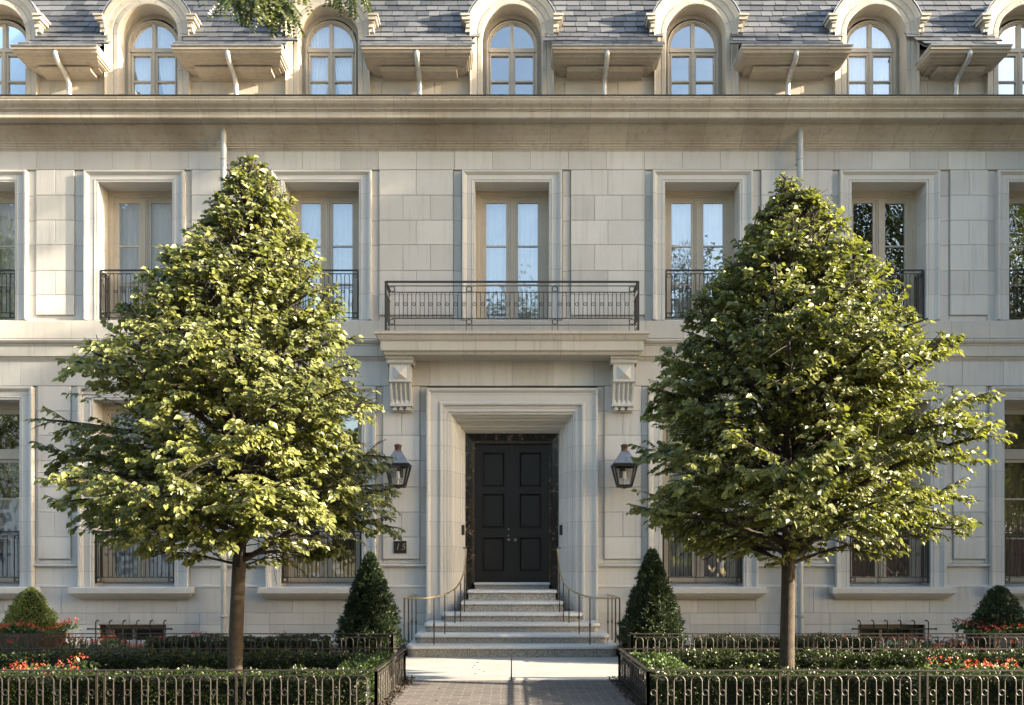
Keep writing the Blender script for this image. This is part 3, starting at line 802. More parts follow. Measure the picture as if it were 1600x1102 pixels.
# ------------------------------------------------------------------ entrance steps
S = empty('entrance_steps', 'speckled grey granite steps rising to the black front door', 'steps', (0,-1.6,0))
def step(xh, y0, z0, z1, back, i, r=.14, nose=.028):
    """slab with rounded front corners and a bullnose"""
    def outline(d):
        pts = []
        rr = r+d
        for k in range(7):
            a = PI+PI/2*k/6; pts.append((-xh+r+rr*math.cos(a), y0+r+rr*math.sin(a)))
        for k in range(7):
            a = 1.5*PI+PI/2*k/6; pts.append((xh-r+rr*math.cos(a), y0+r+rr*math.sin(a)))
        return [(-xh-d, back)]+pts+[(xh+d, back)]
    m = MB(); h = z1-z0; b = min(.06, h*.42)
    prof = [(-nose, z0),(-nose, z1-b-.004),(-nose*.4, z1-b),(-.002, z1-b*.82),(0, z1-b*.5),(-.004, z1-b*.2),(-.014, z1-.005),(-.03, z1)]
    m.grid([[(x, y, z) for x, y in outline(d)] for d, z in prof], .5)
    o = outline(-.03)
    m.face([(x, y, z1) for x, y in o][::-1] if False else [(x, y, z1) for x, y in o])
    m.v = [(x, y+1.6, z) for x, y, z in m.v]
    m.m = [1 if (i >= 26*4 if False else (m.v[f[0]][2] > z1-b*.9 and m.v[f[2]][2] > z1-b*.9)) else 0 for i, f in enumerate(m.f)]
    y_ = y0+1.6-.002
    for q in range(-2, 3):
        xj = q*.62+(.31 if i % 2 else 0)
        if abs(xj) < xh-.2 and i < 5: m.face([(xj-.002,y_,z0+.02),(xj+.002,y_,z0+.02),(xj+.002,y_,z1-.03),(xj-.002,y_,z1-.03)]); m.m[-1] = 2
    return m.build('step', [M['granite'], M['granite_skylight'], M['mortar']], S)
st = [(1.56,-1.60,-.05,.172,-.0),(1.47,-1.27,.173,.314,-.0),(1.36,-.94,.315,.455,-.14),(1.12,-.61,.456,.597,-.1),(.835,-.28,.598,.765,.6),(.745,.05,.766,.941,.75),(.655,.55,.942,1.058,.82)]
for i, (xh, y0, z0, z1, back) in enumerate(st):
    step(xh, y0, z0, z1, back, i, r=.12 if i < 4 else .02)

# stair handrails: brass top rail sweeping from the lowest step to the door jamb
for s in (-1, 1):
    side = 'left' if s < 0 else 'right'
    H = empty('stair_handrail', ('curved brass handrail with slim black balusters on the same side as the number plaque' if s < 0 else 'curved brass handrail with slim black balusters on the side without a number plaque'), 'handrail', (s*1.55,-1.5,.17), 'brass handrails flanking the entrance steps')
    ox, oy, oz = s*1.55, -1.5, .17
    path_ = [(1.575,-1.60,.865),(1.40,-1.60,.862),(1.22,-1.54,.865),(1.03,-1.27,.905),(.86,-.85,1.0),(.775,-.42,1.215),(.755,-.05,1.50),(.755,.03,1.63)]
    pp = smooth_pts(path_)
    m = MB(); m.tube([(s*x-ox, y-oy, z-oz) for x, y, z in pp], .0125, 8)
    m.tube([(s*1.575-ox, y-oy, .865-oz) for y in (-1.60, 0.0)], .0115, 8)
    m.build('top_rail', M['brass'], H, smooth=True)
    def zr(x, y):
        best = min(pp, key=lambda q: (q[0]-x)**2+(q[1]-y)**2); return best[2]
    def tread(x, y):
        z = .0
        for xh, y0, z0, z1, back in st:
            if x < xh and y > y0: z = z1
        return max(z, .172)
    def onpath(y):
        return min(pp, key=lambda q: abs(q[1]-y))
    def baluster(x, y, z1, r=.0085):
        z0 = tread(x, y)
        m = MB(); m.tube([(s*x-ox, y-oy, z0-oz), (s*x-ox, y-oy, z1-oz)], r, 8)
        zk = z0+(z1-z0)*.42
        m.lathe((s*x-ox, y-oy, zk-oz), [(.008,-.03),(.014,-.02),(.011,-.01),(.02,0),(.011,.01),(.014,.02),(.008,.03)], 10)
        m.build('baluster', M['iron'], H, smooth=True)
    baluster(1.568,-1.60,.86,.011)
    for yy in (-1.45, -1.22, -.93, -.62, -.30, -.02):
        q = onpath(yy); baluster(q[0], q[1], q[2]-.005)
    baluster(1.575,-1.05,.86,.011); baluster(1.50,-.70,.86); baluster(1.575,-.60,.86)
    m = MB(); m.box(-.03,.03,-.012,.012,-.008,.008); m.build('wall_bracket', M['iron'], H, loc=(s*.775-ox, .03-oy, 1.63-oz))

# ------------------------------------------------------------------ wall lanterns and number plaque
for s, lx in ((-1, -1.835), (1, 1.81)):
    L = empty('wall_lantern', ('copper and glass gas lantern on the wall above the house number plaque' if s < 0 else 'copper and glass gas lantern on the wall with no plaque below it'), 'lantern', (lx,-.30,2.60), 'gas lanterns flanking the front door')
    # local z: 0 = bottom of the body
    m = MB()
    hb, ht, zb, zt = .105, .18, .02, .345
    for sx in (-1,1):
        for sy in (-1,1):
            a = (sx*hb, sy*hb, zb); b = (sx*ht, sy*ht, zt)
            q = .014
            m.grid([[(a[0]-q,a[1]-q,a[2]),(a[0]+q,a[1]-q,a[2]),(a[0]+q,a[1]+q,a[2]),(a[0]-q,a[1]+q,a[2])],[(b[0]-q,b[1]-q,b[2]),(b[0]+q,b[1]-q,b[2]),(b[0]+q,b[1]+q,b[2]),(b[0]-q,b[1]+q,b[2])]], closed=True)
    m.frustum((0,0,0), hb+.005,hb+.005,0,hb+.018,hb+.018,.035)
    m.frustum((0,0,0), .02,.02,-.02,.05,.05,-.001)
    for sx, sy in ((1,0),(-1,0),(0,1),(0,-1)):
        if sx: m.box(min(sx*ht-.015,sx*ht+.015),max(sx*ht-.015,sx*ht+.015),-ht,ht,zt-.02,zt+.012)
        else: m.box(-ht,ht,min(sy*ht-.015,sy*ht+.015),max(sy*ht-.015,sy*ht+.015),zt-.0205,zt+.0115)
    m.frustum((0,0,0), ht+.028,ht+.028,zt+.013,ht+.015,ht+.015,zt+.028)
    m.build('body_frame', M['iron'], L)
    m = MB()
    for sx, sy in ((1,0),(-1,0),(0,1),(0,-1)):
        def c(h, z, k): return (sx*h if sx else k*h, sy*h if sy else k*h, z)
        m.face([c(hb,zb,-.9),c(hb,zb,.9),c(ht,zt,.9),c(ht,zt,-.9)])
    m.build('pane', M['lampglass'], L)
    m = MB(); m.frustum((0,0,0), ht+.005,ht+.005,zt+.029,.062,.062,zt+.225); m.frustum((0,0,0), .068,.068,zt+.226,.06,.06,zt+.236); m.build('hood', M['dullzinc'], L)
    m = MB(); m.lathe((0,0,zt+.237), [(.052,0),(.052,.075),(.062,.078),(.066,.09),(.058,.098),(.03,.115),(0,.12)], 18); m.build('chimney_cap', M['copper'], L, smooth=True)
    m = MB(); m.tube([(0,0,.03),(0,0,.13)], .012, 8); m.lathe((0,0,.13), [(.028,0),(.034,.01),(.03,.03),(.026,.1),(.022,.13)], 10); m.build('burner', M['curtain_white'], L)
    m = MB(); m.tube([(0,.30,.30),(0,.22,.345),(0,.17,.36)], .016, 8); m.box(-.05,.05,.262,.268,.18,.42); m.build('bracket', M['iron'], L)

PL = empty('house_number_plaque', 'square black plaque reading 15 in gold italic figures', 'plaque', (-1.835,-.036,1.645))
m = MB(); m.box(-.105,.105,-.012,0,-.10,.10); m.build('plate', M['iron'], PL)
fc = bpy.data.curves.new('fig', 'FONT'); fc.body = '15'; fc.size = .155; fc.align_x = 'CENTER'; fc.align_y = 'CENTER'; fc.shear = .28; fc.extrude = .0015; fc.space_character = 1.25
tmp = bpy.data.objects.new('fig', fc); COL.objects.link(tmp)
dg = bpy.context.evaluated_depsgraph_get(); me = bpy.data.meshes.new_from_object(tmp.evaluated_get(dg))
bpy.data.objects.remove(tmp); me.materials.clear(); me.materials.append(M['brass'])
fo = bpy.data.objects.new('numerals', me); COL.objects.link(fo); fo.parent = PL; fo.rotation_euler = (R(90),0,0); fo.location = (0,-.0145,0)

# ------------------------------------------------------------------ low fences round the planting beds
def fence(name_label, pts, group, z0, h=.37):
    """pts: corners in plan; runs between them; posts in pairs along each run"""
    F = empty('garden_fence', name_label, 'fence', (pts[0][0], pts[0][1], z0), group)
    ox, oy = pts[0]
    for (ax, ay), (bx, by) in zip(pts, pts[1:]):
        L = math.hypot(bx-ax, by-ay); u = ((bx-ax)/L, (by-ay)/L)
        m = MB()
        def P(s, z): return (ax-ox+u[0]*s, ay-oy+u[1]*s, z)
        bar(m, P(-.012,h-.006), P(L+.012,h-.006), .012, .034)
        bar(m, P(0,h-.052), P(L,h-.052), .009, .012); bar(m, P(0,.04), P(L,.04), .010, .014)
        n = max(1, round(L/1.29)); pitch = L/n
        for i in range(n):
            a = i*pitch; b = a+pitch
            lo = a+.075 if i > 0 else a+.085; hi = b-.0
            p0 = P(lo, 0)
            ironwork(m, (p0[0], p0[1]), u, hi-lo, .04, h, .158, .10, .16, .0062, h-.056, None, .026, sides=6)
        m.build('panel', M['bronze'], F)
        for i in range(n+1):
            for o_ in ((0, .072) if i < n else (0,)):
                m = MB(); q = P(i*pitch+o_, 0); w_ = .013 if (i in (0, n) and o_ == 0) else .009
                m.box(q[0]-w_, q[0]+w_, q[1]-w_, q[1]+w_, -.03, h-.013); m.build('post', M['bronze'], F)
    return F
for s in (-1, 1):
    sd = 'house number side' if s < 0 else 'other side'
    fence(('nearest low hooped fence, round the tree bed on the house number side' if s < 0 else 'nearest low hooped fence, round the tree bed opposite the house number side'), [(s*10.2,-6.2), (s*1.247,-6.2), (s*1.247,-4.12), (s*10.2,-4.12)], 'low hooped fences round the tree beds', 0.0)
    fence(('low hooped fence near the wall, before the yew cone by the number plaque' if s < 0 else 'low hooped fence near the wall, before the yew cone away from the plaque'), [(s*10.2,-2.5), (s*1.62,-2.5), (s*1.62,-1.66)], 'low hooped fences along the wall beds', .05)

# ------------------------------------------------------------------ foliage helpers
def leaf_geo(mb, base, d, n, L, W, tone, droop=.0):
    """folded pointed leaf: base point, direction d, face normal n"""
    side = d.cross(n)
    if side.length < 1e-5: return
    side.normalize(); n = side.cross(d).normalized()
    b = Vector(base)
    mid = b+d*L*.45+n*(-W*.10)
    tip = b+d*L-n*L*(.10+droop)
    l1 = b+d*L*.12-side*W*.36+n*W*.08; l2 = b+d*L*.48-side*W*.50+n*W*.10; l3 = b+d*L*.8-side*W*.22-n*L*.03
    r1 = b+d*L*.12+side*W*.36+n*W*.08; r2 = b+d*L*.48+side*W*.50+n*W*.10; r3 = b+d*L*.8+side*W*.22-n*L*.03
    i = len(mb.v)
    mb.v += [tuple(q) for q in (b, mid, tip, l1, l2, l3, r1, r2, r3)]
    for f in ((0,1,4,3),(1,2,5,4),(0,6,7,1),(1,7,8,2)):
        mb.f.append(tuple(i+k for k in f)); mb.t.append(tone); mb.m.append(0)
def quad_leaf(mb, b, d, n, L, W, tone):
    side = d.cross(n)
    if side.length < 1e-5: return
    side.normalize(); i = len(mb.v)
    m_ = b+d*L*.5
    mb.v += [tuple(b), tuple(m_-side*W/2), tuple(b+d*L), tuple(m_+side*W/2)]
    mb.f.append((i, i+1, i+2, i+3)); mb.t.append(tone); mb.m.append(0)
def rv(rng, s=1.0): return Vector((rng.gauss(0,s), rng.gauss(0,s), rng.gauss(0,s)))

def interp(tab, z):
    if z <= tab[0][0]: return tab[0][1]
    for (a, va), (b, vb) in zip(tab, tab[1:]):
        if z <= b: return va+(vb-va)*(z-a)/(b-a)
    return tab[-1][1]

def linden(cx, cy, ztop, left, right, seed, label, nprim=165, lean=.0, trunk_r=.078):
    rng = random.Random(seed)
    T = empty('linden_tree', label, 'tree', (cx, cy, 0), 'young trees in the fenced beds')
    wood = MB(); lf = MB()
    zc = 1.28
    def axis(z): return Vector((lean*max(0, (z-1)/4)**1.2+.015*math.sin(z*2.1+seed), .02*math.sin(z*1.7+seed), z))
    tp = [axis(z*ztop/30) for z in range(0, 30)]
    tr = []
    for p in tp:
        z = p.z; r_ = trunk_r*(1.0-.10*min(z,1.3)/1.3) if z < 1.3 else trunk_r*.9*max(.06, 1-(z-1.3)/(ztop-1.3))**1.1
        if z < .15: r_ *= 1.25-z
        tr.append(max(r_, .006))
    trunk = MB(); trunk.tube(tp, tr, 14)
    def leafy(pts, spacing, size, tone0):
        """leaves alternate along the shoot"""
        acc = rng.random()*spacing; sd = 1
        for a, b in zip(pts, pts[1:]):
            seg = (b-a); L = seg.length
            if L < 1e-6: continue
            d = seg/L; s_ = acc
            while s_ < L:
                p = a+d*s_
                sidev = d.cross(Vector((0,0,1)))
                if sidev.length < .1: sidev = Vector((1,0,0))
                sidev.normalize(); sd = -sd
                out = Vector((p.x, p.y, 0)); out = out.normalized() if out.length > .05 else Vector((0,0,0))
                dr_ = (d*.55+sidev*sd*rng.uniform(.5,1.1)+out*.25+Vector((0,0,-rng.uniform(.15,.85)))+rv(rng,.18)).normalized()
                nr = (Vector((0,0,1))*rng.uniform(.4,1.0)+out*.4+sdir*rng.uniform(.2,1.0)+Vector((0,-.35,0))+rv(rng,.40))
                nr = (nr-dr_*nr.dot(dr_)).normalized()
                sz = size*rng.uniform(.45,1.2)
                pr_ = math.hypot(p.x-axis(p.z).x, p.y); aa = math.atan2(p.y, p.x)
                c2 = math.cos(aa); env = (interp(right, p.z)*(1+c2)+interp(left, p.z)*(1-c2))/2
                env *= (1-.16*abs(math.sin(aa)))*(1.0+.12*math.sin(aa*5+p.z*3.1+seed)+.09*math.sin(aa*9-p.z*7)+.10*mnoise.noise(Vector((aa*1.5, p.z*3, seed))))
                if pr_ > env*1.10+.015: s_ += spacing; continue
                if pr_ < env*.42 and p.z < ztop-.9 and rng.random() < .65: s_ += spacing; continue
                hole = mnoise.noise(Vector((p.x*2.3+seed, p.y*2.3, p.z*3.6)))+.5*mnoise.noise(Vector((p.x*5+seed, p.y*5, p.z*7)))
                if hole < -.20 and pr_ < env*.80: s_ += spacing; continue
                tone = min(1, max(0, tone0+rng.gauss(0,.16)+(.35 if rng.random() < .06 else 0)))
                leaf_geo(lf, p+dr_*.012, dr_, nr, sz, sz*rng.uniform(.62,.82), tone, rng.uniform(0,.12))
                s_ += spacing*rng.uniform(.7,1.3)
            acc = s_-L
    def shoot(p0, d0, L, r0, droop, steps=6, curve=.0):
        pts = [p0.copy()]; d = d0.normalized()
        for k in range(steps):
            d = (d+Vector((0,0,1))*(curve/steps)+Vector((0,0,-1))*(droop/steps)*(k/steps)+rv(rng,.055)).normalized()
            q = pts[-1]+d*(L/steps); ax = axis(q.z); aa = math.atan2(q.y, q.x-ax.x); c2 = math.cos(aa)
            env = (interp(right, q.z)*(1+c2)+interp(left, q.z)*(1-c2))/2*.97+.005
            if q.z > ztop-.02 and len(pts) > 1: break
            rr_ = math.hypot(q.x-ax.x, q.y)
            if (rr_ > env and q.z > 1.3 and len(pts) > 1) or q.z < 1.14: break
            pts.append(q)
        while len(pts) < steps+1: pts.append(pts[-1]+d*.0008)
        return pts
    ga = 2.39996; az = rng.random()*6
    for i in range(nprim):
        u = (i+.5)/nprim
        z0 = zc+(ztop-.12-zc)*(u**1.02)
        az += ga+rng.uniform(-.25,.25)
        frac = (z0-zc)/(ztop-zc)
        # elevation of limb: flatter low down, steeper near the top
        el = R(17+50*frac+rng.uniform(-14,14))
        zt_guess = z0
        for _ in range(3):
            c_ = math.cos(az); tl, trr = interp(left, zt_guess), interp(right, zt_guess)
            Rad = (trr*(1+c_)+tl*(1-c_))/2
            zt_guess = z0+Rad*math.tan(el)*.55
        Rad *= rng.uniform(.82,1.12)
        if Rad < .12: Rad = .12
        L = Rad/math.cos(el)**.6
        d = Vector((math.cos(az)*math.cos(el), math.sin(az)*math.cos(el), math.sin(el)))
        a0 = axis(z0)
        pts = shoot(a0, d, L, 0, 1.15*(1-frac)+.15, 8)
        rb = max(.006, .024*(L/1.6))
        wood.tube(pts, [rb*(1-.8*k/8)+.002 for k in range(9)], 6, cap=False)
        tone0 = rng.uniform(.28,.62)
        leafy(pts[3:], .021, .073, tone0)
        # secondary shoots, alternately to both sides and slightly up or down
        s_ = .16*L; sd = 1
        while s_ < L*.98:
            t = s_/L; k = min(7, int(t*8)); p = pts[k].lerp(pts[k+1], t*8-k)
            dd = (pts[k+1]-pts[k]).normalized(); sv = dd.cross(Vector((0,0,1))).normalized(); sd = -sd
            L2 = (L*(1-t)*.50+.15)*rng.uniform(.7,1.2)
            d2 = dd*.75+sv*sd*rng.uniform(.55,1.0)+Vector((0,0,rng.uniform(-.6,.65)))
            p2 = shoot(p, d2, L2, 0, .5, 4)
            wood.tube(p2, [.0065,.005,.004,.003,.002], 4, cap=False)
            leafy(p2[1:], .016, .068, tone0+rng.uniform(-.1,.1))
            # tertiary
            if L2 > .32:
                for q in (1,2,3):
                    d3 = (p2[q+1]-p2[q]).normalized()+sv*rng.uniform(-.9,.9)+Vector((0,0,rng.uniform(-.4,.5)))
                    p3 = shoot(p2[q], d3, L2*.42*rng.uniform(.7,1.2), 0, .4, 3)
                    wood.tube(p3, [.004,.003,.0025,.002], 4, cap=False)
                    leafy(p3, .020, .068, tone0+rng.uniform(-.1,.1))
            s_ += rng.uniform(.08,.13)
    # leading shoot
    p = axis(ztop-.35); pts = [p+Vector((.012*math.sin(q*2), .01*math.cos(q), q*.072)) for q in range(6)]; wood.tube(pts, [.007,.006,.005,.004,.003,.002], 5); leafy(pts, .035, .075, .6)
    trunk.build('trunk', M['bark'], T, smooth=True)
    wood.build('branches', M['twig'], T, smooth=True)
    lf.build('crown', M['leaf_tree'], T)
    return T
# crown half-widths read from height (metres) to each side
zz = lambda px: 1.3+(888-px)*9.0/1330
sx = 9.0/1330
def tab(l): return sorted((1.3+(888-a)*(8.62 if a > 340 else 8.62+.38*(340-a)/95)/1330, b*sx*(.96 if a < 480 else .96+.12*min(1, (a-480)/140))) for a, b in l)
LT_L = tab([(885,70),(860,195),(830,252),(800,270),(740,275),(700,288),(650,268),(600,262),(560,235),(520,205),(450,180),(400,125),(350,85),(300,45),(260,22),(245,8)])
LT_R = tab([(885,50),(860,185),(830,240),(800,252),(740,232),(700,238),(640,240),(600,235),(560,212),(520,195),(450,160),(400,150),(350,105),(300,72),(260,30),(245,12)])
RT_L = tab([(885,50),(868,110),(830,200),(800,232),(740,242),(700,240),(650,225),(600,218),(540,200),(500,180),(450,160),(400,110),(350,72),(300,25),(285,12)])
RT_R = tab([(885,60),(868,170),(830,250),(800,285),(740,300),(700,300),(650,292),(600,275),(540,240),(500,200),(450,180),(400,150),(350,115),(300,55),(285,20)])
linden(-430*sx-.0, -5.0, zz(245), LT_L, LT_R, 11, 'young leafy linden tree in the fenced bed beside the house number plaque', lean=.10)
linden(431*sx, -5.0, zz(272), RT_L, RT_R, 23, 'young leafy linden tree in the fenced bed away from the house number plaque', lean=-.04)

# ---- yew cones
def cone_bush(cx, cy, z0, z1, r, label, mat, n, seed, name='yew_cone', light=0.0, group='clipped evergreen cones', leafL=.06, bulge=.72):
    rng = random.Random(seed); T = empty(name, label, 'shrub', (cx, cy, z0), group); r *= 1.08
    m = MB(); H = z1-z0
    def rad(t): return r*((1-t)**bulge)*(1-.35*max(0, .12-t)/.12)
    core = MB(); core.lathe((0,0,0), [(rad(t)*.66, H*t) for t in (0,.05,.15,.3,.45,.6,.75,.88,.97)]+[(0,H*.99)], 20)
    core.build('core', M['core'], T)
    tr_ = MB(); tr_.tube([(0,0,-.05),(0,0,H*.4)], .025, 8); tr_.build('stem', M['bark'], T)
    for i in range(n):
        t = 1-math.sqrt(rng.random()*.995) if rng.random() < .8 else rng.random()
        a = rng.random()*2*PI
        bump = 1+.26*mnoise.noise(Vector((math.cos(a)*2.5, math.sin(a)*2.5, t*7+seed)))+.20*mnoise.noise(Vector((math.cos(a)*6, math.sin(a)*6, t*17+seed)))
        if rng.random() < .035: bump += rng.uniform(.05,.25)
        rr = rad(t)*bump*rng.uniform(.74,1.0)
        p = Vector((rr*math.cos(a), rr*math.sin(a), H*t))
        o = Vector((math.cos(a), math.sin(a), .55)).normalized()
        tone0 = rng.random()**1.5+light
        d = (o+rv(rng,.35)).normalized()
        for q in range(4):
            dd = (d+rv(rng,.42)).normalized(); quad_leaf(m, p, dd, (o+rv(rng,.5)).normalized(), leafL*rng.uniform(.7,1.25), leafL*.24, min(1, tone0*rng.uniform(.7,1.1)))
    m.build('foliage', mat, T)
    return T
cone_bush(-2.0, -2.02, .10, 1.50, .43, 'dark green yew cone beside the steps, near the number plaque', M['leaf_yew'], 6500, 3)
cone_bush(1.97, -2.02, .10, 1.55, .43, 'dark green yew cone beside the steps, away from the number plaque', M['leaf_yew'], 6500, 4)
cone_bush(-6.85, -1.9, .34, 1.02, .37, 'yellow green clipped cone in the brown planter, sunlight put into its leaf colour', M['leaf_suntint'], 4200, 5, light=.1, leafL=.036, bulge=.6)
cone_bush(6.93, -1.9, .34, 1.04, .36, 'rounded dark green clipped cone in the grey planter', M['leaf_yew'], 3600, 6, leafL=.045, bulge=.55)
for cx, mt, lb in ((-6.93, 'planter_brown', 'brown square planter holding the yellow green cone and orange flowers'), (7.05, 'planter_dark', 'dark grey square planter holding the rounded dark cone')):
    m = MB(); 
    m.frustum((0,0,0), .40,.30,.0,.43,.33,.30); m.box(-.45,.45,-.35,.35,.3005,.335)
    for q in (-.3,0,.3): m.box(q-.1,q+.1,-.335,-.30,.06,.27)
    tag(m.build('planter', M[mt], loc=(cx,-1.9,.05)), lb, 'planter', 'square planters at the outer ends of the wall beds')

# ---- hedges
def hedge(x0, x1, y0, y1, z0, z1, label, mat, dens, seed, leaf=.026, group='clipped box hedges'):
    rng = random.Random(seed); cx, cy = (x0+x1)/2, (y0+y1)/2
    T = empty('box_hedge', label, 'hedge', (cx, cy, z0), group); m = MB(); c = MB()
    W, D, H = (x1-x0), (y1-y0), z1-z0
    nx = max(4, int(W/.18)); rows = []
    prof = [(-.5,0),(-.5,.5),(-.46,.86),(-.3,.96),(0,1),(.3,.96),(.46,.86),(.5,.5),(.5,0)]
    for yq, zq in prof:
        rows.append([(-W/2+W*i/nx, yq*(D-.07), max(0, zq*(H-.05)+(.014*math.sin(i*1.7+yq*3+seed) if zq > .4 else 0))) for i in range(nx+1)])
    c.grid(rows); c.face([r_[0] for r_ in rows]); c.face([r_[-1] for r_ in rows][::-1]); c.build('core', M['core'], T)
    area = W*(D+2*H)+2*D*H; n = int(area*dens)
    for i in range(n):
        q = rng.random()*(D+2*H+ (2*D*H/W))
        x = rng.uniform(-W/2, W/2)
        if q < D: p = Vector((x, rng.uniform(-D/2, D/2), H)); o = Vector((0,0,1))
        elif q < D+H*1.5: p = Vector((x, -D/2, rng.uniform(0,H))); o = Vector((0,-1,.25))
        elif q < D+2*H: p = Vector((x, D/2, rng.uniform(0,H))); o = Vector((0,1,.25))
        else: sd = rng.choice((-1,1)); p = Vector((sd*W/2, rng.uniform(-D/2,D/2), rng.uniform(0,H))); o = Vector((sd,0,.25))
        lump = .02*math.sin(p.x*5.1+seed)+.014*math.sin(p.x*13+p.y*9)+.012*math.sin(p.x*29+seed)
        p = p+o*(lump-abs(rng.gauss(0,.022))); p.z = max(.005, p.z-(.03 if o.z > .9 and abs(p.y) > D*.42 else 0))
        tone = rng.random()**1.6
        for k in range(2):
            d = (o*.8+rv(rng,.6)).normalized(); quad_leaf(m, p+rv(rng,.008), d, (o+rv(rng,.7)).normalized(), leaf*rng.uniform(.7,1.4), leaf*.62, min(1, tone*rng.uniform(.7,1.2)))
    m.build('foliage', mat, T); return T
for s in (-1, 1):
    sd = 'left' if s < 0 else 'right'
    where = 'on the house number side' if s < 0 else 'opposite the house number side'
    a, b = sorted((s*1.75, s*9.6)); hedge(a, b, -4.62, -4.30, .0, .345, 'long dark box hedge behind the tree '+where, M['leaf_box'], 2300, 31+s)
    a, b = sorted((s*1.36, s*9.6)); hedge(a, b, -6.10, -5.80, .0, .315, 'box hedge right behind the nearest fence '+where, M['leaf_box'], 2300, 41+s)
    a, b = sorted((s*1.36, s*1.72)); hedge(a, b, -5.76, -4.30, .0, .325, 'short bright green hedge beside the path '+where, M['leaf_boxlight'], 2600, 51+s, .03)
    a, b = sorted((s*2.55, s*5.0)); hedge(a, b, -2.38, -2.05, .05, .345, 'low hedge in the wall bed beyond the yew cone '+where, M['leaf_box'], 2300, 61+s)

# ---- flowers and low plants (uncountable)
def flowers(name, label, boxes, dens, seed, mats=('leaf_boxlight','petal'), frac=.3, h=.12, kind='stuff', clump=6):
    rng = random.Random(seed); m = MB()
    for x0, x1, y0, y1, z, fr in boxes:
        n = int((x1-x0)*(y1-y0)*dens)
        cl = [(rng.uniform(x0,x1), rng.uniform(y0,y1), rng.uniform(.15,.40)) for _ in range(max(2, int((x1-x0)*clump)))]
        for i in range(n):
            x, y = rng.uniform(x0,x1), rng.uniform(y0,y1)
            hh = h*(.5+.5*math.sin(x*7+y*5+seed)*math.sin(x*3.1))+.04
            p = Vector((x, y, z+hh*rng.uniform(.3,1)))
            for k in range(2): quad_leaf(m, p, (Vector((0,0,.5))+rv(rng,.6)).normalized(), (Vector((0,-.4,1))+rv(rng,.5)).normalized(), .05*rng.uniform(.6,1.3), .034, rng.random())
            near = any((x-a)**2+(y-b)**2 < c*c for a, b, c in cl)
            if near and rng.random() < fr*.5:
                pz = p+Vector((rng.gauss(0,.01), rng.gauss(0,.01), z+hh+.02+rng.uniform(0,.05)-p.z)); tn = rng.random()
                for k in range(5):
                    i0 = len(m.t); quad_leaf(m, pz+rv(rng,.009), (Vector((0,-.3,.5))+rv(rng,.7)).normalized(), (Vector((0,-.8,.6))+rv(rng,.5)).normalized(), .019, .018, tn)
                    for q in range(i0, len(m.t)): m.m[q] = 1
    return tag(m.build(name, [M[q] for q in mats]), label, 'flowers', None, kind)
for s in (-1, 1):
    w_ = 'on the house number side' if s < 0 else 'on the side without the plaque'
    bx = []
    a, b = sorted((s*2.6, s*9.5)); bx.append((a, b, -2.05, -1.35, .06, .75))
    a, b = sorted((s*5.1, s*9.5)); bx.append((a, b, -2.42, -2.0, .06, .75))
    flowers('flower_bed', 'red flowers and low green plants in the wall bed '+w_, bx, 420, 71+s, h=.20)
    a, b = sorted((s*1.8, s*9.5)); a2, b2 = sorted((s*4.4, s*9.4))
    flowers('flower_bed', 'low leafy ground cover with red flowers between the two box hedges '+w_, [(a, b, -5.78, -4.65, .02, .02), (a2, b2, -5.5, -4.75, .12, .55)], 420, 81+s, h=.16)
for cx, lb, sd in ((-6.85, 'orange red flowers round the foot of the yellow green cone', 5), (6.93, 'red flowers round the foot of the rounded dark cone', 6)):
    flowers('potted_flowers', lb, [(cx-.50, cx+.50, -2.32, -1.5, .36, .9)], 900, 90+sd, h=.10, kind=None, clump=9)

# fallen leaves and mulch along the path edge
rng = random.Random(5); m = MB()
for i in range(900):
    s = rng.choice((-1,1)); x = s*rng.uniform(1.13,1.30); y = rng.uniform(-6.4,-4.0)
    quad_leaf(m, Vector((x,y,rng.uniform(.006,.03))), rv(rng).normalized(), (Vector((0,0,1))+rv(rng,.4)).normalized(), .05*rng.uniform(.4,1), .025, rng.random()*.6)
for i in range(26):
    quad_leaf(m, Vector((rng.uniform(-1.2,1.2), rng.uniform(-6.2,-2.2), .004)), Vector((rng.gauss(0,1),rng.gauss(0,1),.05)).normalized(), (Vector((0,0,1))+rv(rng,.25)).normalized(), rng.uniform(.02,.05), .022, rng.random())
tag(m.build('mulch', M['bark']), 'brown bark mulch and fallen leaves at the fence foot', 'mulch', None, 'stuff')

# ------------------------------------------------------------------ street trees, one reaching into the top of the view
def locust_spray(lf, wd, p0, d0, L, rng, leaves=26):
    pts = [p0.copy()]; d = d0.normalized()
    for k in range(6):
        d = (d+Vector((0,0,-.10))+rv(rng,.05)).normalized(); pts.append(pts[-1]+d*L/6)
    wd.tube(pts, [.006,.005,.004,.003,.002,.002,.0015], 4, cap=False)
    for k in range(leaves):
        t = (k+.5)/leaves*6; i = min(5, int(t)); p = pts[i].lerp(pts[i+1], t-i)
        # a pinnate leaf: rachis with small leaflets on both sides
        sv = (pts[i+1]-pts[i]).normalized().cross(Vector((0,0,1))).normalized()*(1 if k % 2 else -1)
        rd = (sv*.5+Vector((0,0,-.9))+rv(rng,.25)).normalized(); Lr = rng.uniform(.12,.2)
        tone = rng.random()
        for j in range(9):
            q = p+rd*Lr*(j+1)/9
            for sg in (-1, 1):
                dd = (sv.cross(rd)*sg+rd*.35).normalized(); quad_leaf(lf, q, dd, (sv+rv(rng,.4)).normalized(), .036*rng.uniform(.8,1.1), .017, min(1, tone*rng.uniform(.7,1.2)))
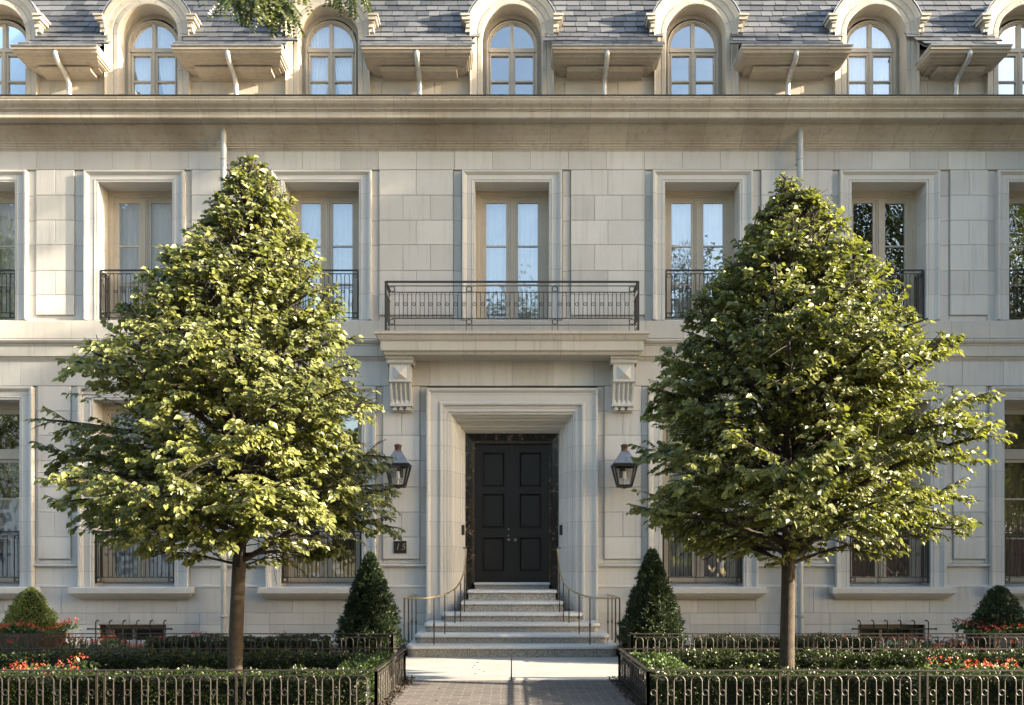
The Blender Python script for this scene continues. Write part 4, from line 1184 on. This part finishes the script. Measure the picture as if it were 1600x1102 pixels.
def street_tree(cx, cy, h, r, z0, label, seed, leaf=.20, n=5200, squash=1.25):
    rng = random.Random(seed); T = empty('street_tree', label, 'tree', (cx, cy, 0), 'large trees along the street')
    tk = MB(); tk.tube([(0,0,-.1),(.05,0,z0*.6),(.0,.05,z0+1),(.1,0,h*.8)], [.30,.24,.2,.05], 12)
    lf = MB(); cl = []
    for i in range(26):
        a = rng.random()*6.28; u = rng.uniform(-1,1); q = rng.random()**.4
        c = Vector((math.cos(a)*math.sqrt(1-u*u)*r*q*.8, math.sin(a)*math.sqrt(1-u*u)*r*q*.8, (z0+h)/2+u*(h-z0)/2*q*.85)); cl.append((c, r*rng.uniform(.28,.45)))
        tk.tube([(0,0,z0+.3*rng.random()+.8), tuple(c*.5+Vector((0,0,z0*.35))), tuple(c)], [.09,.05,.02], 5, cap=False)
    for i in range(n):
        c, cr = cl[i % len(cl)]
        p = c+rv(rng,1).normalized()*cr*rng.random()**.33
        quad_leaf(lf, p, (rv(rng)+Vector((0,0,-.4))).normalized(), (Vector((0,0,1))+rv(rng,.6)).normalized(), leaf*rng.uniform(.6,1.3), leaf*.6, rng.random())
    tk.build('trunk', M['bark'], T, smooth=True); lf.build('crown', M['leaf_bg'], T)
    return T
rng = random.Random(77)
LT = empty('locust_tree', 'overhanging branches with small pinnate leaves at the top edge', 'tree', (-7.2,-9.6,0))
tk = MB(); lf = MB()
O = Vector((-7.2,-9.6,0))
tk.tube([(0,0,-.1),(.1,0,2.5),(.2,0,4.5),(.1,.1,7),(0,.1,9)], [.17,.14,.12,.09,.05], 12)
def limb(pts, r0):
    pts = smooth_pts(pts, 6); tk.tube([tuple(Vector(p)-O) for p in pts], [r0*(1-.85*i/len(pts))+.003 for i in range(len(pts))], 7, cap=False); return pts
l1 = limb([(-7.0,-9.6,4.6),(-5.4,-9.0,6.3),(-3.9,-8.4,7.1),(-2.9,-8.2,7.25),(-1.9,-8.0,7.15)], .06)
l2 = limb([(-5.4,-9.0,6.3),(-4.0,-8.8,7.4),(-2.4,-8.3,7.6),(-1.2,-8.0,7.45)], .04)
# hanging sprays that dip into view (pixel row 0 is about z = 5.3 at six metres)
def zpix(py, Y): return 1.3+(888-py)*(14+Y)/1330
def xpix(px, Y): return (px-800)*(14+Y)/1330
for px, py, ln in ((348,-22,.22),(372,-20,.30),(392,-20,.42),(405,-18,.36),(420,-22,.42),(436,-16,.40),(444,-10,.32),(452,-4,.22),(385,-40,.4),(410,-40,.4),(520,-30,.2),(548,-26,.16),(565,-30,.16),(360,-30,.3),(430,-36,.4),(300,-50,.3),(470,-40,.2)):
    Y = -8.0+rng.uniform(-.3,.3); p = Vector((xpix(px,Y), Y, zpix(py,Y)))
    src = min(l1+l2, key=lambda q: (Vector(q)-p).length)
    tk.tube([tuple(Vector(src)-O), tuple((Vector(src)*.5+p*.5)+Vector((0,0,.06))-O), tuple(p-O)], [.007,.005,.003], 5, cap=False)
    locust_spray(lf, tk, p-O, Vector((rng.uniform(-.1,.35), 0, -1)), ln*.38, rng, int(5+ln*14))
for i in range(60):
    q = Vector(rng.choice(l1+l2)); 
    if q.z < 6.3: continue
    locust_spray(lf, tk, q+rv(rng,.12)+Vector((0,0,.35))-O, Vector((rng.uniform(-1,1),rng.uniform(-1,1),rng.uniform(.2,.7))), rng.uniform(.15,.3), rng, 12)
tk.build('trunk', M['bark'], LT, smooth=True); lf.build('crown', M['leaf_locust'], LT)

TREES = [(-27,-27,19,4.6,2.0),(-19,-25,9,3.6,1.6),(-11,-26,9.5,3.8,1.5),(-4.2,-24,8,3.0,1.4),(1.2,-30,19,3.6,2.6),(8.3,-26,17,4.0,1.4),(12.8,-25,10.5,3.4,1.5),(18.0,-25,25,5.6,1.6),(26,-27,25,5.4,1.6)]
TN = ['far left round', 'low wide', 'middle round', 'smallest', 'tall slender', 'short bushy', 'medium dense', 'tallest dense', 'far right full']
for i, (x, y, h, r, z0) in enumerate(TREES):
    street_tree(x, y, h, r, z0, TN[i]+' street tree across the road, behind the viewer', 100+i, leaf=.40, n=int(62*r*h*1.35))
# unseen trees and a projecting neighbour, added to shade the facade from the low sun
for i, (x, y, h, r, z0) in enumerate([(12.2,-2.5,12.3,1.9,.6),(16.2,-3.5,15.2,2.1,.8),(21,-4.6,18.5,2.5,1.0),(26.5,-5.9,22,2.4,3.0)]):
    street_tree(x, y, h, r, z0, ['nearest', 'second', 'third', 'farthest'][i]+' unseen tree added beyond the right end to shade the facade', 200+i, leaf=.23, n=9500)
nb = empty('added_shade_house', 'unseen brown stone house added beyond the right end to shade the facade', 'building', (14.2,0,0))
m = MB(); m.box(-1.5,8,-2.4,9,-.1,11.0); m.build('wall', M['cornice'], nb)
m = MB(); m.box(-1.6,8.1,-2.6,9,11.001,11.3); m.build('parapet', M['cornice'], nb)
for j in range(3):
    for i in range(3):
        m = MB(); m.box(.2+i*2.3,1.4+i*2.3,-2.43,-2.39,1.2+j*3.3,3.4+j*3.3); m.build('window', M['interior'], nb)
for i, (x, hh, mt, lb) in enumerate([(4, 9, 'brickwall', 'low dark brick house'), (27, 12, 'brickwall', 'taller dark brick house'), (-6, 7.5, 'cornice', 'small brown stone house')]):
    hb = empty('town_house', lb+' across the street behind the viewer', 'building', (x,-42,0))
    m = MB(); m.box(-9.9 if i < 2 else -4, 11 if i else 9.9, -6, 0, -.1, hh); m.build('wall', M[mt], hb)
    for q in range(-2, 3 if i < 2 else 0):
        for j in range(3):
            m = MB(); m.box(q*3-.5+(1.6 if i == 2 else 0)*3, q*3+.6+(1.6 if i == 2 else 0)*3, -.02, .03, 1.2+j*2.6, 2.9+j*2.6) if 2.9+j*2.6 < hh else None
            if m.v: m.build('window', M['interior'], hb)
ob = empty('opposite_building', 'pale townhouse across the street behind the viewer', 'building', (-31,-44,0))
m = MB(); m.box(-12,12,-5,0,0,27); m.build('wall', M['block'], ob)
m = MB()
for i in range(8):
    for j in range(5): m.box(-10.6+i*3-.6,-10.6+i*3+.6,-.02,.02,1.5+j*3.5,3.7+j*3.5)
m.build('window_row', M['interior'], ob)
